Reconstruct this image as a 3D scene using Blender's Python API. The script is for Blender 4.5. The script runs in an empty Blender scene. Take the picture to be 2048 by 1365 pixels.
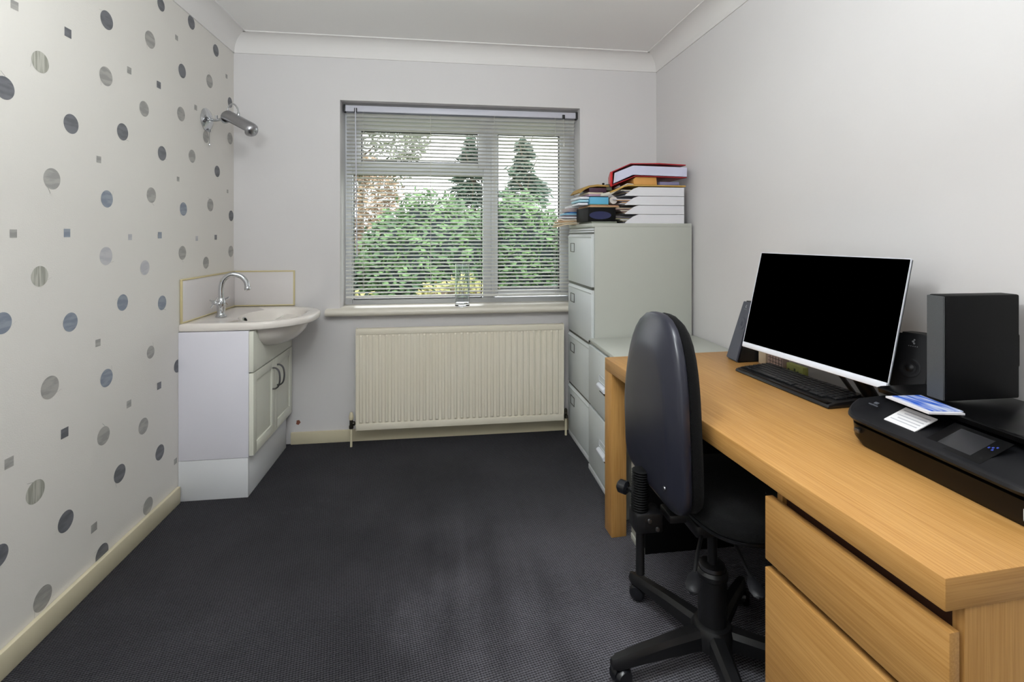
import bpy, bmesh, math, random
from mathutils import Vector, Matrix, noise
PI = math.pi
random.seed(7)
S = bpy.context.scene
C = S.collection

# ------------------------------------------------------------------ camera, sky, lights, exposure
YAW = 0.1316
cam_d = bpy.data.cameras.new('camera'); cam = bpy.data.objects.new('camera', cam_d); C.objects.link(cam)
cam.location = (0, 0, 1.248)
cam.rotation_euler = (PI/2, 0, -YAW)
cam_d.sensor_width = 36; cam_d.lens = 36*975/2048
cam_d.shift_y = -(682.5-473)/2048
cam_d.clip_start = 0.02; cam_d.clip_end = 200
S.camera = cam

w = bpy.data.worlds.new('sky'); S.world = w; w.use_nodes = True
wn = w.node_tree; bg = wn.nodes['Background']
bg.inputs['Color'].default_value = (0.93, 0.97, 1.0, 1); bg.inputs['Strength'].default_value = 5.0

def area(name, loc, rot, sx, sy, power, col):
    d = bpy.data.lights.new(name, 'AREA'); d.shape = 'RECTANGLE'; d.size = sx; d.size_y = sy
    d.energy = power; d.color = col
    o = bpy.data.objects.new(name, d); C.objects.link(o); o.location = loc; o.rotation_euler = rot
    return o
pd = bpy.data.lights.new('pendant_bulb', 'POINT'); pd.energy = 24; pd.shadow_soft_size = .12; pd.color = (0.93, 0.985, 1.0)
po = bpy.data.objects.new('pendant_bulb', pd); C.objects.link(po); po.location = (-0.05, 0.80, 2.02)
area('rear_fill', (-0.45, -1.45, 1.25), (math.radians(100), 0, 0.0), 1.3, 1.8, 5, (0.92, 0.98, 1.0))  # added fill light behind the camera, no opening in the wall there
area('ceiling_fill', (-0.35, 0.1, 1.72), (PI-math.radians(12), 0, 0), .4, .4, 54, (0.925, 0.985, 1.0))  # unseen fill panel added to brighten the ceiling, no lamp stands here
sd_ = bpy.data.lights.new('ceiling_downlight', 'SPOT'); sd_.energy = 38; sd_.spot_size = math.radians(84); sd_.spot_blend = 1.0; sd_.shadow_soft_size = .05; sd_.color = (0.92, 0.97, 1.0)
so_ = bpy.data.objects.new('ceiling_downlight', sd_); C.objects.link(so_); so_.location = (0.42, 1.05, 2.40); so_.rotation_euler = (math.radians(10), math.radians(4), 0)

S.view_settings.view_transform = 'Standard'; S.view_settings.look = 'None'
S.view_settings.gamma = 1; S.view_settings.use_curve_mapping = False
S.view_settings.exposure = -0.09

# ------------------------------------------------------------------ materials
def srgb(r, g, b):
    f = lambda c: (c/255/12.92) if c/255 <= .04045 else ((c/255+.055)/1.055)**2.4
    return (f(r), f(g), f(b), 1)
MATS = {}
def mat(name, col, rough=.5, metal=0, spec=.5, bump=0, bscale=200, vary=0, vscale=6, coat=0, sheen=0, vcol=None):
    if name in MATS: return MATS[name]
    m = bpy.data.materials.new(name); m.use_nodes = True; nt = m.node_tree
    b = nt.nodes['Principled BSDF']
    c = srgb(*col)
    b.inputs['Base Color'].default_value = c
    b.inputs['Roughness'].default_value = rough; b.inputs['Metallic'].default_value = metal
    b.inputs['Specular IOR Level'].default_value = spec
    b.inputs['Coat Weight'].default_value = coat; b.inputs['Sheen Weight'].default_value = sheen
    tc = nt.nodes.new('ShaderNodeTexCoord')
    if vary or vcol:
        n = nt.nodes.new('ShaderNodeTexNoise'); n.inputs['Scale'].default_value = vscale; n.inputs['Detail'].default_value = 5
        nt.links.new(tc.outputs['Object'], n.inputs['Vector'])
        mx = nt.nodes.new('ShaderNodeMix'); mx.data_type = 'RGBA'
        c2 = srgb(*vcol) if vcol else tuple(x*(1-vary) for x in c[:3])+(1,)
        mx.inputs[6].default_value = c; mx.inputs[7].default_value = c2
        nt.links.new(n.outputs['Fac'], mx.inputs[0]); nt.links.new(mx.outputs[2], b.inputs['Base Color'])
    if bump:
        n2 = nt.nodes.new('ShaderNodeTexNoise'); n2.inputs['Scale'].default_value = bscale; n2.inputs['Detail'].default_value = 3
        nt.links.new(tc.outputs['Object'], n2.inputs['Vector'])
        bp = nt.nodes.new('ShaderNodeBump'); bp.inputs['Strength'].default_value = bump; bp.inputs['Distance'].default_value = .002
        nt.links.new(n2.outputs['Fac'], bp.inputs['Height']); nt.links.new(bp.outputs['Normal'], b.inputs['Normal'])
    MATS[name] = m
    return m

def wood(name, axis):
    m = bpy.data.materials.new(name); m.use_nodes = True; nt = m.node_tree; b = nt.nodes['Principled BSDF']
    tc = nt.nodes.new('ShaderNodeTexCoord'); mp = nt.nodes.new('ShaderNodeMapping')
    sc = [230, 230, 230]; sc[axis] = 5
    mp.inputs['Scale'].default_value = sc
    nt.links.new(tc.outputs['Object'], mp.inputs['Vector'])
    n = nt.nodes.new('ShaderNodeTexNoise'); n.inputs['Scale'].default_value = 1.0; n.inputs['Detail'].default_value = 6; n.inputs['Roughness'].default_value = .6
    nt.links.new(mp.outputs[0], n.inputs['Vector'])
    mp2 = nt.nodes.new('ShaderNodeMapping'); s2 = [9, 9, 9]; s2[axis] = .7; mp2.inputs['Scale'].default_value = s2
    nt.links.new(tc.outputs['Object'], mp2.inputs['Vector'])
    n2 = nt.nodes.new('ShaderNodeTexNoise'); n2.inputs['Scale'].default_value = 1.0; n2.inputs['Detail'].default_value = 3
    nt.links.new(mp2.outputs[0], n2.inputs['Vector'])
    r1 = nt.nodes.new('ShaderNodeValToRGB'); r1.color_ramp.elements[0].position = .36; r1.color_ramp.elements[1].position = .62
    r1.color_ramp.elements[0].color = srgb(176, 128, 68); r1.color_ramp.elements[1].color = srgb(196, 149, 88)
    nt.links.new(n.outputs['Fac'], r1.inputs[0])
    mx = nt.nodes.new('ShaderNodeMix'); mx.data_type = 'RGBA'; mx.blend_type = 'MULTIPLY'
    r2 = nt.nodes.new('ShaderNodeValToRGB'); r2.color_ramp.elements[0].color = (.90, .87, .83, 1); r2.color_ramp.elements[1].color = (1, 1, 1, 1)
    r2.color_ramp.elements[0].position = .35; r2.color_ramp.elements[1].position = .6
    nt.links.new(n2.outputs['Fac'], r2.inputs[0]); mx.inputs[0].default_value = 1
    nt.links.new(r1.outputs[0], mx.inputs[6]); nt.links.new(r2.outputs[0], mx.inputs[7])
    nt.links.new(mx.outputs[2], b.inputs['Base Color'])
    b.inputs['Roughness'].default_value = .42; b.inputs['Specular IOR Level'].default_value = .4
    bp = nt.nodes.new('ShaderNodeBump'); bp.inputs['Strength'].default_value = .08; bp.inputs['Distance'].default_value = .001
    nt.links.new(n.outputs['Fac'], bp.inputs['Height']); nt.links.new(bp.outputs['Normal'], b.inputs['Normal'])
    return m
wood_y = wood('oak_grain_along', 1); wood_z = wood('oak_grain_upright', 2); wood_x = wood('oak_grain_across', 0)

def carpet():
    m = bpy.data.materials.new('charcoal_loop_carpet'); m.use_nodes = True; nt = m.node_tree; b = nt.nodes['Principled BSDF']
    tc = nt.nodes.new('ShaderNodeTexCoord')
    mp = nt.nodes.new('ShaderNodeMapping'); mp.inputs['Rotation'].default_value = (0, 0, math.radians(-12)); nt.links.new(tc.outputs['Object'], mp.inputs['Vector'])
    wv = nt.nodes.new('ShaderNodeTexWave'); wv.bands_direction = 'Y'; wv.inputs['Scale'].default_value = 42; wv.inputs['Distortion'].default_value = 1.2
    wv.inputs['Detail'].default_value = 2; wv.inputs['Detail Scale'].default_value = 6
    nt.links.new(mp.outputs[0], wv.inputs['Vector'])
    wx = nt.nodes.new('ShaderNodeTexWave'); wx.bands_direction = 'X'; wx.inputs['Scale'].default_value = 38; wx.inputs['Distortion'].default_value = 1.5
    wx.inputs['Detail'].default_value = 2
    nt.links.new(mp.outputs[0], wx.inputs['Vector'])
    mul = nt.nodes.new('ShaderNodeMath'); mul.operation = 'MULTIPLY_ADD'; mul.inputs[1].default_value = .45
    nt.links.new(wx.outputs['Fac'], mul.inputs[0]); nt.links.new(wv.outputs['Fac'], mul.inputs[2])
    n = nt.nodes.new('ShaderNodeTexNoise'); n.inputs['Scale'].default_value = 260; n.inputs['Detail'].default_value = 2
    nt.links.new(tc.outputs['Object'], n.inputs['Vector'])
    # worn / brushed patches in the pile
    n3 = nt.nodes.new('ShaderNodeTexNoise'); n3.inputs['Scale'].default_value = 2.2; n3.inputs['Detail'].default_value = 6
    nt.links.new(tc.outputs['Object'], n3.inputs['Vector'])
    a = nt.nodes.new('ShaderNodeMath'); a.operation = 'MULTIPLY_ADD'; a.inputs[1].default_value = .9; nt.links.new(n.outputs['Fac'], a.inputs[0]); nt.links.new(mul.outputs[0], a.inputs[2])
    r = nt.nodes.new('ShaderNodeValToRGB'); r.color_ramp.elements[0].position = .35; r.color_ramp.elements[1].position = 1.75
    r.color_ramp.elements[0].color = srgb(19, 19, 20); r.color_ramp.elements[1].color = srgb(76, 75, 80)
    mr = nt.nodes.new('ShaderNodeMath'); mr.operation = 'MULTIPLY'; mr.inputs[1].default_value = .55; nt.links.new(a.outputs[0], mr.inputs[0])
    r.color_ramp.elements[0].position = .2; r.color_ramp.elements[1].position = .95
    nt.links.new(mr.outputs[0], r.inputs[0])
    mx = nt.nodes.new('ShaderNodeMix'); mx.data_type = 'RGBA'; mx.blend_type = 'MULTIPLY'; mx.inputs[0].default_value = 1
    r3 = nt.nodes.new('ShaderNodeValToRGB'); r3.color_ramp.elements[0].position = .35; r3.color_ramp.elements[1].position = .65
    r3.color_ramp.elements[0].color = (.8, .8, .8, 1); r3.color_ramp.elements[1].color = (1.1, 1.1, 1.1, 1)
    nt.links.new(n3.outputs['Fac'], r3.inputs[0]); nt.links.new(r.outputs[0], mx.inputs[6]); nt.links.new(r3.outputs[0], mx.inputs[7])
    nt.links.new(mx.outputs[2], b.inputs['Base Color'])
    # bright floor light near the chair painted into the pile colour, ragged edge, vacuum streaks
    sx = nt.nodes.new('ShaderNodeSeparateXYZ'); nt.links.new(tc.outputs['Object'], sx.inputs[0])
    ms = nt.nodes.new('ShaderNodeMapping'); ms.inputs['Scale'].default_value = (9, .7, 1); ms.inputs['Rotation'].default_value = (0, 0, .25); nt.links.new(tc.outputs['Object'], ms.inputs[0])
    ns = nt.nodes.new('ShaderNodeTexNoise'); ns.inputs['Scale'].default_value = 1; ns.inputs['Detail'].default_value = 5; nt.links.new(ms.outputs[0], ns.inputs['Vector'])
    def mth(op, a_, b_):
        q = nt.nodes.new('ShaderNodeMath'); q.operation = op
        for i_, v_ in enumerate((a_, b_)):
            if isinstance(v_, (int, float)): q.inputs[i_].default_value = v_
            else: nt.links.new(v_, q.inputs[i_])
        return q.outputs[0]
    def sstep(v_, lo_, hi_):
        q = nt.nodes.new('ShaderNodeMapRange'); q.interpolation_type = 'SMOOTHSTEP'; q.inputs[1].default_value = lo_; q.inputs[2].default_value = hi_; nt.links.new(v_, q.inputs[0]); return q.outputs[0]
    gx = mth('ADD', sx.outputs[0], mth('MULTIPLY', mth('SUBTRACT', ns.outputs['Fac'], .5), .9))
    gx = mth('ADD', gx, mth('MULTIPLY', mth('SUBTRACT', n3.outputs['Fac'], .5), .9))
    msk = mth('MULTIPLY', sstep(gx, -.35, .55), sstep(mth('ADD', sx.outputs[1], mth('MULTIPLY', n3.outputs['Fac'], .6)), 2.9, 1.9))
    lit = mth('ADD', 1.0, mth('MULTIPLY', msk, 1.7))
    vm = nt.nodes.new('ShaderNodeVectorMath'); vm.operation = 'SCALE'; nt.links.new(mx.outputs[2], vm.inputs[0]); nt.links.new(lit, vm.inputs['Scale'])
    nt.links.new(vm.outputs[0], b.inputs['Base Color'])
    b.inputs['Roughness'].default_value = .95; b.inputs['Specular IOR Level'].default_value = .15
    bp = nt.nodes.new('ShaderNodeBump'); bp.inputs['Strength'].default_value = .8; bp.inputs['Distance'].default_value = .004
    nt.links.new(a.outputs[0], bp.inputs['Height']); nt.links.new(bp.outputs['Normal'], b.inputs['Normal'])
    return m

def glass(name, tint=(1, 1, 1), amount=.06):
    m = bpy.data.materials.new(name); m.use_nodes = True; nt = m.node_tree
    for n in list(nt.nodes):
        if n.type != 'OUTPUT_MATERIAL': nt.nodes.remove(n)
    out = nt.nodes['Material Output']
    t = nt.nodes.new('ShaderNodeBsdfTransparent'); t.inputs[0].default_value = (*tint, 1)
    g = nt.nodes.new('ShaderNodeBsdfGlossy'); g.inputs['Roughness'].default_value = .02
    fr = nt.nodes.new('ShaderNodeFresnel'); fr.inputs['IOR'].default_value = 1.12
    mx = nt.nodes.new('ShaderNodeMixShader'); nt.links.new(fr.outputs[0], mx.inputs[0])
    nt.links.new(t.outputs[0], mx.inputs[1]); nt.links.new(g.outputs[0], mx.inputs[2]); nt.links.new(mx.outputs[0], out.inputs[0])
    return m

M = dict(
    wall=mat('painted_plaster_wall', (219, 216, 216), .75, spec=.25, bump=.12, bscale=60, vary=.04, vscale=3),
    paper=mat('vinyl_wallpaper', (222, 218, 212), .55, spec=.35, bump=.25, bscale=220, vary=.03, vscale=2),
    ceil=mat('ceiling_paint', (240, 238, 236), .85, spec=.2, bump=.15, bscale=90),
    coving=mat('coving_paint', (228, 225, 223), .7, spec=.3),
    skirt=mat('cream_gloss_paint', (214, 204, 176), .35, spec=.5, vary=.06, vscale=4),
    sill=mat('sill_gloss_paint', (222, 216, 204), .3, spec=.5),
    upvc=mat('white_window_plastic', (222, 224, 228), .35),
    gasket=mat('window_gasket', (40, 42, 44), .6),
    slat=mat('blind_slat_enamel', (214, 213, 208), .35, spec=.5),
    cord=mat('blind_cord', (214, 212, 205), .8),
    rail=mat('blind_headrail_enamel', (205, 205, 216), .4),
    cap=mat('dark_end_cap', (25, 25, 28), .5),
    rad=mat('radiator_cream_enamel', (232, 226, 212), .38, spec=.5, vcol=(224, 215, 194), vscale=4),
    chrome=mat('chrome', (205, 207, 210), .09, metal=1),
    dullchrome=mat('dull_steel', (120, 120, 122), .35, metal=1),
    bronze=mat('dark_brass_fitting', (70, 66, 58), .4, metal=.8),
    ceramic=mat('basin_ceramic', (232, 225, 218), .12, spec=.6, coat=.3),
    tile=mat('white_glazed_tile', (216, 211, 210), .1, spec=.6),
    grout=mat('cream_tile_edging', (206, 192, 148), .5),
    vanity=mat('vanity_lavender_white_board', (226, 224, 233), .45),
    door=mat('vanity_cream_door', (226, 226, 214), .4),
    plinthm=mat('vanity_plinth_board', (214, 215, 218), .45),
    filing=mat('grey_filing_steel', (186, 188, 180), .42, spec=.4, bump=.1, bscale=300),
    filingf=mat('pale_filing_steel_front', (212, 217, 218), .38, spec=.45, bump=.06, bscale=300),
    lightsteel=mat('light_steel_edge', (216, 218, 222), .35),
    darksteel=mat('label_holder_steel', (95, 96, 90), .4, metal=.4),
    blackp=mat('black_plastic', (16, 16, 18), .42),
    blackm=mat('black_matte_plastic', (5, 5, 6), .6, spec=.2),
    gloss=mat('black_gloss_plastic', (7, 7, 8), .3, spec=.22),
    darkgrey=mat('dark_grey_plastic', (22, 22, 25), .45, spec=.3),
    shell=mat('chair_shell_plastic', (36, 37, 48), .30, spec=.5, bump=.06, bscale=500),
    fabric=mat('black_chair_fabric', (9, 9, 10), .95, spec=.15, bump=1.0, bscale=500, sheen=.05),
    castor=mat('castor_plastic', (22, 23, 27), .25),
    screen=mat('black_screen', (0, 0, 0), .5, spec=.0),
    white=mat('white_plastic', (226, 229, 238), .35),
    speaker=mat('speaker_front_sky_sheen', (66, 68, 80), .38, spec=.5),
    mesh=mat('grey_speaker_mesh', (80, 82, 84), .85, bump=1.0, bscale=900),
    pap=mat('white_paper', (228, 226, 228), .8), 
)
def col(name, r, g, b, rough=.7): return mat(name, (r, g, b), rough)

# ------------------------------------------------------------------ object helpers
ORIG = {}
def thing(name, label, cat, loc=(0, 0, 0), rotz=0, group=None, world=False):
    o = bpy.data.objects.new(name, None); C.objects.link(o); o.empty_display_size = .05
    o.location = loc; o.rotation_euler = (0, 0, rotz); o['label'] = label; o['category'] = cat
    if group: o['group'] = group
    if world: ORIG[o.name] = Vector(loc)
    return o
def tag(o, label, cat, group=None):
    o['label'] = label; o['category'] = cat
    if group: o['group'] = group
    return o
def obj(name, bm, m, parent=None, smooth=35, label=None):
    off = None
    if parent is not None and parent.name in ORIG: off = ORIG[parent.name]
    if off is not None: bmesh.ops.translate(bm, verts=bm.verts, vec=-off)
    me = bpy.data.meshes.new(name); bmesh.ops.recalc_face_normals(bm, faces=bm.faces); bm.to_mesh(me); bm.free()
    if isinstance(m, (list, tuple)):
        for x in m: me.materials.append(x)
    else: me.materials.append(m)
    if smooth:
        me.polygons.foreach_set('use_smooth', [True]*len(me.polygons)); me.set_sharp_from_angle(angle=math.radians(smooth))
    o = bpy.data.objects.new(name, me); C.objects.link(o)
    if parent is not None:
        o.parent = parent
        if off is not None: ORIG[o.name] = off
    if label: o['label'] = label
    return o
def solo(name, bm, m, label, cat, base, group=None, rotz=0, smooth=35):
    """a thing that is one mesh, its origin at its base"""
    bmesh.ops.translate(bm, verts=bm.verts, vec=-Vector(base))
    if rotz: bmesh.ops.rotate(bm, verts=bm.verts, cent=(0,0,0), matrix=Matrix.Rotation(0, 3, 'Z'))
    o = obj(name, bm, m, None, smooth); o.location = base; o.rotation_euler = (0, 0, rotz)
    return tag(o, label, cat, group)
def struct(name, bm, m, parent=None, smooth=0):
    o = obj(name, bm, m, parent, smooth)
    if parent is None: o['kind'] = 'structure'
    return o
def B(): return bmesh.new()
def setmat(bm, faces, i):
    for f in faces: f.material_index = i
def box(bm, a, b, bev=0, mi=0, seg=2, rot=None, cent=None):
    x0, y0, z0 = [min(p, q) for p, q in zip(a, b)]; x1, y1, z1 = [max(p, q) for p, q in zip(a, b)]
    vs = [bm.verts.new((x, y, z)) for z in (z0, z1) for y in (y0, y1) for x in (x0, x1)]
    F = [(0, 2, 3, 1), (4, 5, 7, 6), (0, 1, 5, 4), (1, 3, 7, 5), (3, 2, 6, 7), (2, 0, 4, 6)]
    fs = [bm.faces.new([vs[i] for i in f]) for f in F]
    for f in fs: f.material_index = mi
    if bev:
        es = list({e for f in fs for e in f.edges})
        r = bmesh.ops.bevel(bm, geom=es, offset=bev, segments=seg, profile=.5, affect='EDGES')
        for f in r['faces']: f.material_index = mi
        vs = list({v for f in r['faces'] for v in f.verts} | {v for v in vs if v.is_valid})
    if rot:
        c0 = cent or ((x0+x1)/2, (y0+y1)/2, (z0+z1)/2)
        bmesh.ops.rotate(bm, verts=[v for v in vs if v.is_valid], cent=c0, matrix=rot)
    return vs
def prism(bm, pts, a, b, axis='y', mi=0, bev=0):
    """polygon pts in the plane across axis, extruded from a to b"""
    def P(p, t):
        if axis == 'y': return (p[0], t, p[1])
        if axis == 'x': return (t, p[0], p[1])
        return (p[0], p[1], t)
    A = [bm.verts.new(P(p, a)) for p in pts]; Bv = [bm.verts.new(P(p, b)) for p in pts]
    n = len(pts); fs = [bm.faces.new(A), bm.faces.new(Bv[::-1])]
    for i in range(n): fs.append(bm.faces.new([A[i], Bv[i], Bv[(i+1) % n], A[(i+1) % n]]))
    for f in fs: f.material_index = mi
    if bev:
        es = list({e for f in fs for e in f.edges})
        bmesh.ops.bevel(bm, geom=es, offset=bev, segments=2, profile=.5, affect='EDGES')
    return A+Bv
def tube(bm, path, r, seg=10, caps=True, mi=0):
    path = [Vector(p) for p in path]; rings = []; n = len(path)
    rr = r if isinstance(r, (list, tuple)) else [r]*n
    up = None
    for i, p in enumerate(path):
        t = (path[min(i+1, n-1)]-path[max(i-1, 0)]).normalized()
        if up is None:
            up = t.orthogonal().normalized()
        up = (up-t*up.dot(t)).normalized(); sd = t.cross(up)
        rings.append([bm.verts.new(p+(up*math.cos(k*2*PI/seg)+sd*math.sin(k*2*PI/seg))*rr[i]) for k in range(seg)])
    for i in range(n-1):
        for k in range(seg):
            f = bm.faces.new([rings[i][k], rings[i][(k+1) % seg], rings[i+1][(k+1) % seg], rings[i+1][k]]); f.material_index = mi
    if caps:
        for rg in (rings[0][::-1], rings[-1]):
            f = bm.faces.new(rg); f.material_index = mi
def lathe(bm, prof, c, axis=(0, 0, 1), seg=32, mi=0, cap=True):
    ax = Vector(axis).normalized(); u = ax.orthogonal().normalized(); v = ax.cross(u); c = Vector(c); rings = []
    for r, h in prof:
        if r < 1e-6: rings.append([bm.verts.new(c+ax*h)])
        else: rings.append([bm.verts.new(c+ax*h+(u*math.cos(k*2*PI/seg)+v*math.sin(k*2*PI/seg))*r) for k in range(seg)])
    for a, b in zip(rings, rings[1:]):
        for k in range(seg):
            q = []
            for rg, kk in ((a, k), (a, (k+1) % seg), (b, (k+1) % seg), (b, k)):
                x = rg[kk % len(rg)] if len(rg) > 1 else rg[0]
                if x not in q: q.append(x)
            if len(q) > 2:
                f = bm.faces.new(q); f.material_index = mi
    if cap:
        for rg in (rings[0], rings[-1]):
            if len(rg) > 2:
                f = bm.faces.new(rg); f.material_index = mi
def bez(p, n=10):
    """Catmull-Rom through points"""
    p = [Vector(q) for q in p]; P = [p[0]]+p+[p[-1]]; out = []
    for i in range(1, len(P)-2):
        for k in range(n):
            t = k/n; a, b, c, d = P[i-1], P[i], P[i+1], P[i+2]
            out.append(.5*((2*b)+(c-a)*t+(2*a-5*b+4*c-d)*t*t+(3*b-a-3*c+d)*t**3))
    out.append(p[-1]); return out

XL, XR, D, ZC = -1.2545, 1.372, 3.077, 2.434
YB = -1.6
# ------------------------------------------------------------------ room shell
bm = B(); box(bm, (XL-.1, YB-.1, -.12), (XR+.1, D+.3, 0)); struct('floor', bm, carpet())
bm = B(); box(bm, (XL-.1, YB-.1, ZC), (XR+.1, D+.3, ZC+.1)); struct('ceiling', bm, M['ceil'])
bm = B(); box(bm, (XR, YB, 0), (XR+.1, D+.3, ZC)); struct('wall_right', bm, M['wall'])
bm = B(); box(bm, (XL, YB-.1, 0), (XR, YB, ZC)); struct('wall_back', bm, M['wall'])
WX0, WX1, WZ0, WZ1 = -.648, .852, .80, 2.078
bm = B()
for a, b in [((XL, 0), (WX0, ZC)), ((WX1, 0), (XR, ZC)), ((WX0, 0), (WX1, WZ0)), ((WX0, WZ1), (WX1, ZC))]:
    box(bm, (a[0], D, a[1]), (b[0], D+.28, b[1]))
vs_ = [bm.verts.new(p_) for p_ in ((-.902, D-.0006, .118), (-.889, D-.0006, .112), (-.876, D-.0006, .127), (-.884, D-.0006, .142), (-.899, D-.0006, .140))]
bm.faces.new(vs_).material_index = 1   # chipped plaster above the skirting
struct('wall_front', bm, [M['wall'], mat('bare_brick_chip', (140, 88, 70), .9)])
# wallpapered left wall: circles and small squares are printed on the paper
DOTS = [(1.57,1.672,.033,2,0),(1.694,1.79,.033,0,0),(1.992,2.051,.034,2,0),(1.988,1.841,.035,1,0),(2.258,2.085,.036,1,0),(2.338,2.272,.028,2,0),(2.595,2.305,.033,2,0),(2.853,2.264,.032,2,0),(2.511,2.037,.033,2,0),(2.781,2.073,.035,1,0),(1.819,1.626,.033,2,0),(2.217,1.78,.032,1,0),(2.081,1.655,.033,2,0),(2.501,1.829,.034,1,0),(3.027,2.027,.03,2,0),(3.027,1.818,.034,1,0),(2.742,1.77,.032,1,0),(2.346,1.616,.032,2,0),(2.602,1.645,.032,1,0),(2.868,1.605,.031,2,0),(1.739,1.432,.034,1,0),(1.993,1.387,.032,3,0),(2.267,1.424,.033,1,0),(2.522,1.379,.032,3,0),(2.789,1.415,.034,1,0),(3.041,1.368,.031,2,0),(1.988,1.175,.034,4,0),(2.222,1.117,.031,4,0),(2.513,1.169,.033,1,0),(2.742,1.11,.031,1,0),(3.038,1.16,.033,1,0),(1.692,1.124,.032,0,0),(2.081,.99,.032,3,0),(2.346,.953,.032,3,0),(1.816,.96,.032,3,0),(1.563,1.001,.031,3,0),(1.731,.767,.036,1,0),(1.991,.722,.033,3,0),(2.262,.754,.027,1,0),(1.975,.514,.033,1,0),(2.212,.458,.033,1,0),(2.329,.297,.033,2,0),(2.064,.332,.034,2,0),(1.676,.463,.035,0,0),(1.796,.303,.034,2,0),(2.243,.109,.034,1,0),(1.967,.085,.034,2,0),(1.703,.116,.036,1,0),(1.552,.345,.031,2,0),(2.47,.64,.03,2,0),(1.603,1.924,.013,1,1),(1.805,1.927,.015,2,1),(2.462,2.176,.012,1,1),(2.121,1.908,.013,1,1),(2.321,1.912,.015,2,1),(2.637,1.895,.013,1,1),(2.981,2.164,.012,1,1),(1.95,1.527,.012,1,1),(2.475,1.517,.011,1,1),(2.994,1.507,.01,1,1),(1.599,1.256,.012,1,1),(1.801,1.259,.014,3,1),(2.126,1.245,.012,4,1),(2.329,1.253,.014,3,1),(2.647,1.237,.012,4,1),(2.85,1.243,.013,2,1),(1.946,.862,.013,1,1),(2.324,.592,.015,2,1),(2.119,.582,.014,1,1),(1.791,.598,.016,2,1),(1.585,.594,.015,1,1),(1.926,.205,.015,1,1),(2.453,.201,.013,1,1)]
rnd = random.Random(3)
seen = list(DOTS)
for (y, z, r, t, k) in list(DOTS):       # the repeat of the paper carries on towards the door
    for n_ in (1, 2, 3, 4, 5):
        yy = y-1.06*n_
        if YB+.05 < yy < 1.53: seen.append((yy, z, r, t, k))
bm = B(); box(bm, (XL-.1, YB, 0), (XL, D+.3, ZC))
for y, z, r, t, k in seen:
    if k == 0: pts = [(y+r*math.cos(a*PI/16), z+r*math.sin(a*PI/16)) for a in range(32)]
    else: pts = [(y-r, z-r), (y+r, z-r), (y+r, z+r), (y-r, z+r)]
    vs = [bm.verts.new((XL+.0006, p[0], p[1])) for p in pts]
    f = bm.faces.new(vs); f.material_index = 1+t
    if k == 0:   # pen flick drawn beside the circle
        a0 = rnd.uniform(0, 2*PI); L0 = .03
        q = [(y+r*math.cos(a0), z+r*math.sin(a0)), (y+(r+.014)*math.cos(a0+.35), z+(r+.014)*math.sin(a0+.35))]
        vs = [bm.verts.new((XL+.0006, q[0][0], q[0][1])), bm.verts.new((XL+.0006, q[0][0]+.001, q[0][1]+.001)), bm.verts.new((XL+.0006, q[1][0]+.001, q[1][1]+.001)), bm.verts.new((XL+.0006, q[1][0], q[1][1]))]
        f = bm.faces.new(vs); f.material_index = 2
def dotmat(name, c1, c2, sc=60, stripe=False):
    m = bpy.data.materials.new(name); m.use_nodes = True; nt = m.node_tree; b = nt.nodes['Principled BSDF']
    tc = nt.nodes.new('ShaderNodeTexCoord'); mp = nt.nodes.new('ShaderNodeMapping')
    mp.inputs['Rotation'].default_value = (.5, 0, 0); mp.inputs['Scale'].default_value = (1, 1, .08) if stripe else (1, .25, 1)
    nt.links.new(tc.outputs['Object'], mp.inputs['Vector'])
    n = nt.nodes.new('ShaderNodeTexNoise'); n.inputs['Scale'].default_value = sc; nt.links.new(mp.outputs[0], n.inputs['Vector'])
    r = nt.nodes.new('ShaderNodeValToRGB'); r.color_ramp.elements[0].position = .42; r.color_ramp.elements[1].position = .58
    r.color_ramp.elements[0].color = srgb(*c1); r.color_ramp.elements[1].color = srgb(*c2)
    nt.links.new(n.outputs['Fac'], r.inputs[0]); nt.links.new(r.outputs[0], b.inputs['Base Color'])
    b.inputs['Roughness'].default_value = .45
    return m
struct('wall_left', bm, [M['paper'], dotmat('paper_dot_striped', (150, 149, 138), (184, 182, 172), 130, True), dotmat('paper_dot_stone', (150, 148, 144), (168, 165, 160)),
       dotmat('paper_dot_slate', (96, 97, 102), (112, 113, 118)), dotmat('paper_dot_blue_grey', (122, 130, 144), (140, 147, 158)), dotmat('paper_dot_lilac_grey', (176, 175, 180), (188, 186, 188))])

# coving: concave strips round the ceiling
def cove(bm, p0, p1, nrm):
    R = .088; pts = []
    prof = [(0, -R-.012), (.006, -R-.012), (.006, -R)]
    for i in range(9):
        a = i/8*PI/2; prof.append((R+.0-(R-.006)*math.cos(a), -R+(R-.006)*math.sin(a)))
    prof += [(R+.012, -.006), (R+.012, 0), (0, 0)]
    d = Vector(nrm); A = [bm.verts.new(Vector((p0[0], p0[1], ZC+z))+d*o) for o, z in prof]; Bv = [bm.verts.new(Vector((p1[0], p1[1], ZC+z))+d*o) for o, z in prof]
    n = len(prof); bm.faces.new(A); bm.faces.new(Bv[::-1])
    for i in range(n): bm.faces.new([A[i], Bv[i], Bv[(i+1) % n], A[(i+1) % n]])
# profile above starts at the wall and ends on the ceiling
for nm, p0, p1, nr in [('trim_1', (XL, D), (XR, D), (0, -1, 0)), ('trim_2', (XL, YB), (XL, D), (1, 0, 0)), ('trim_3', (XR, YB), (XR, D), (-1, 0, 0))]:
    bm = B(); cove(bm, p0, p1, nr); struct(nm, bm, M['coving'], smooth=40)
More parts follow.
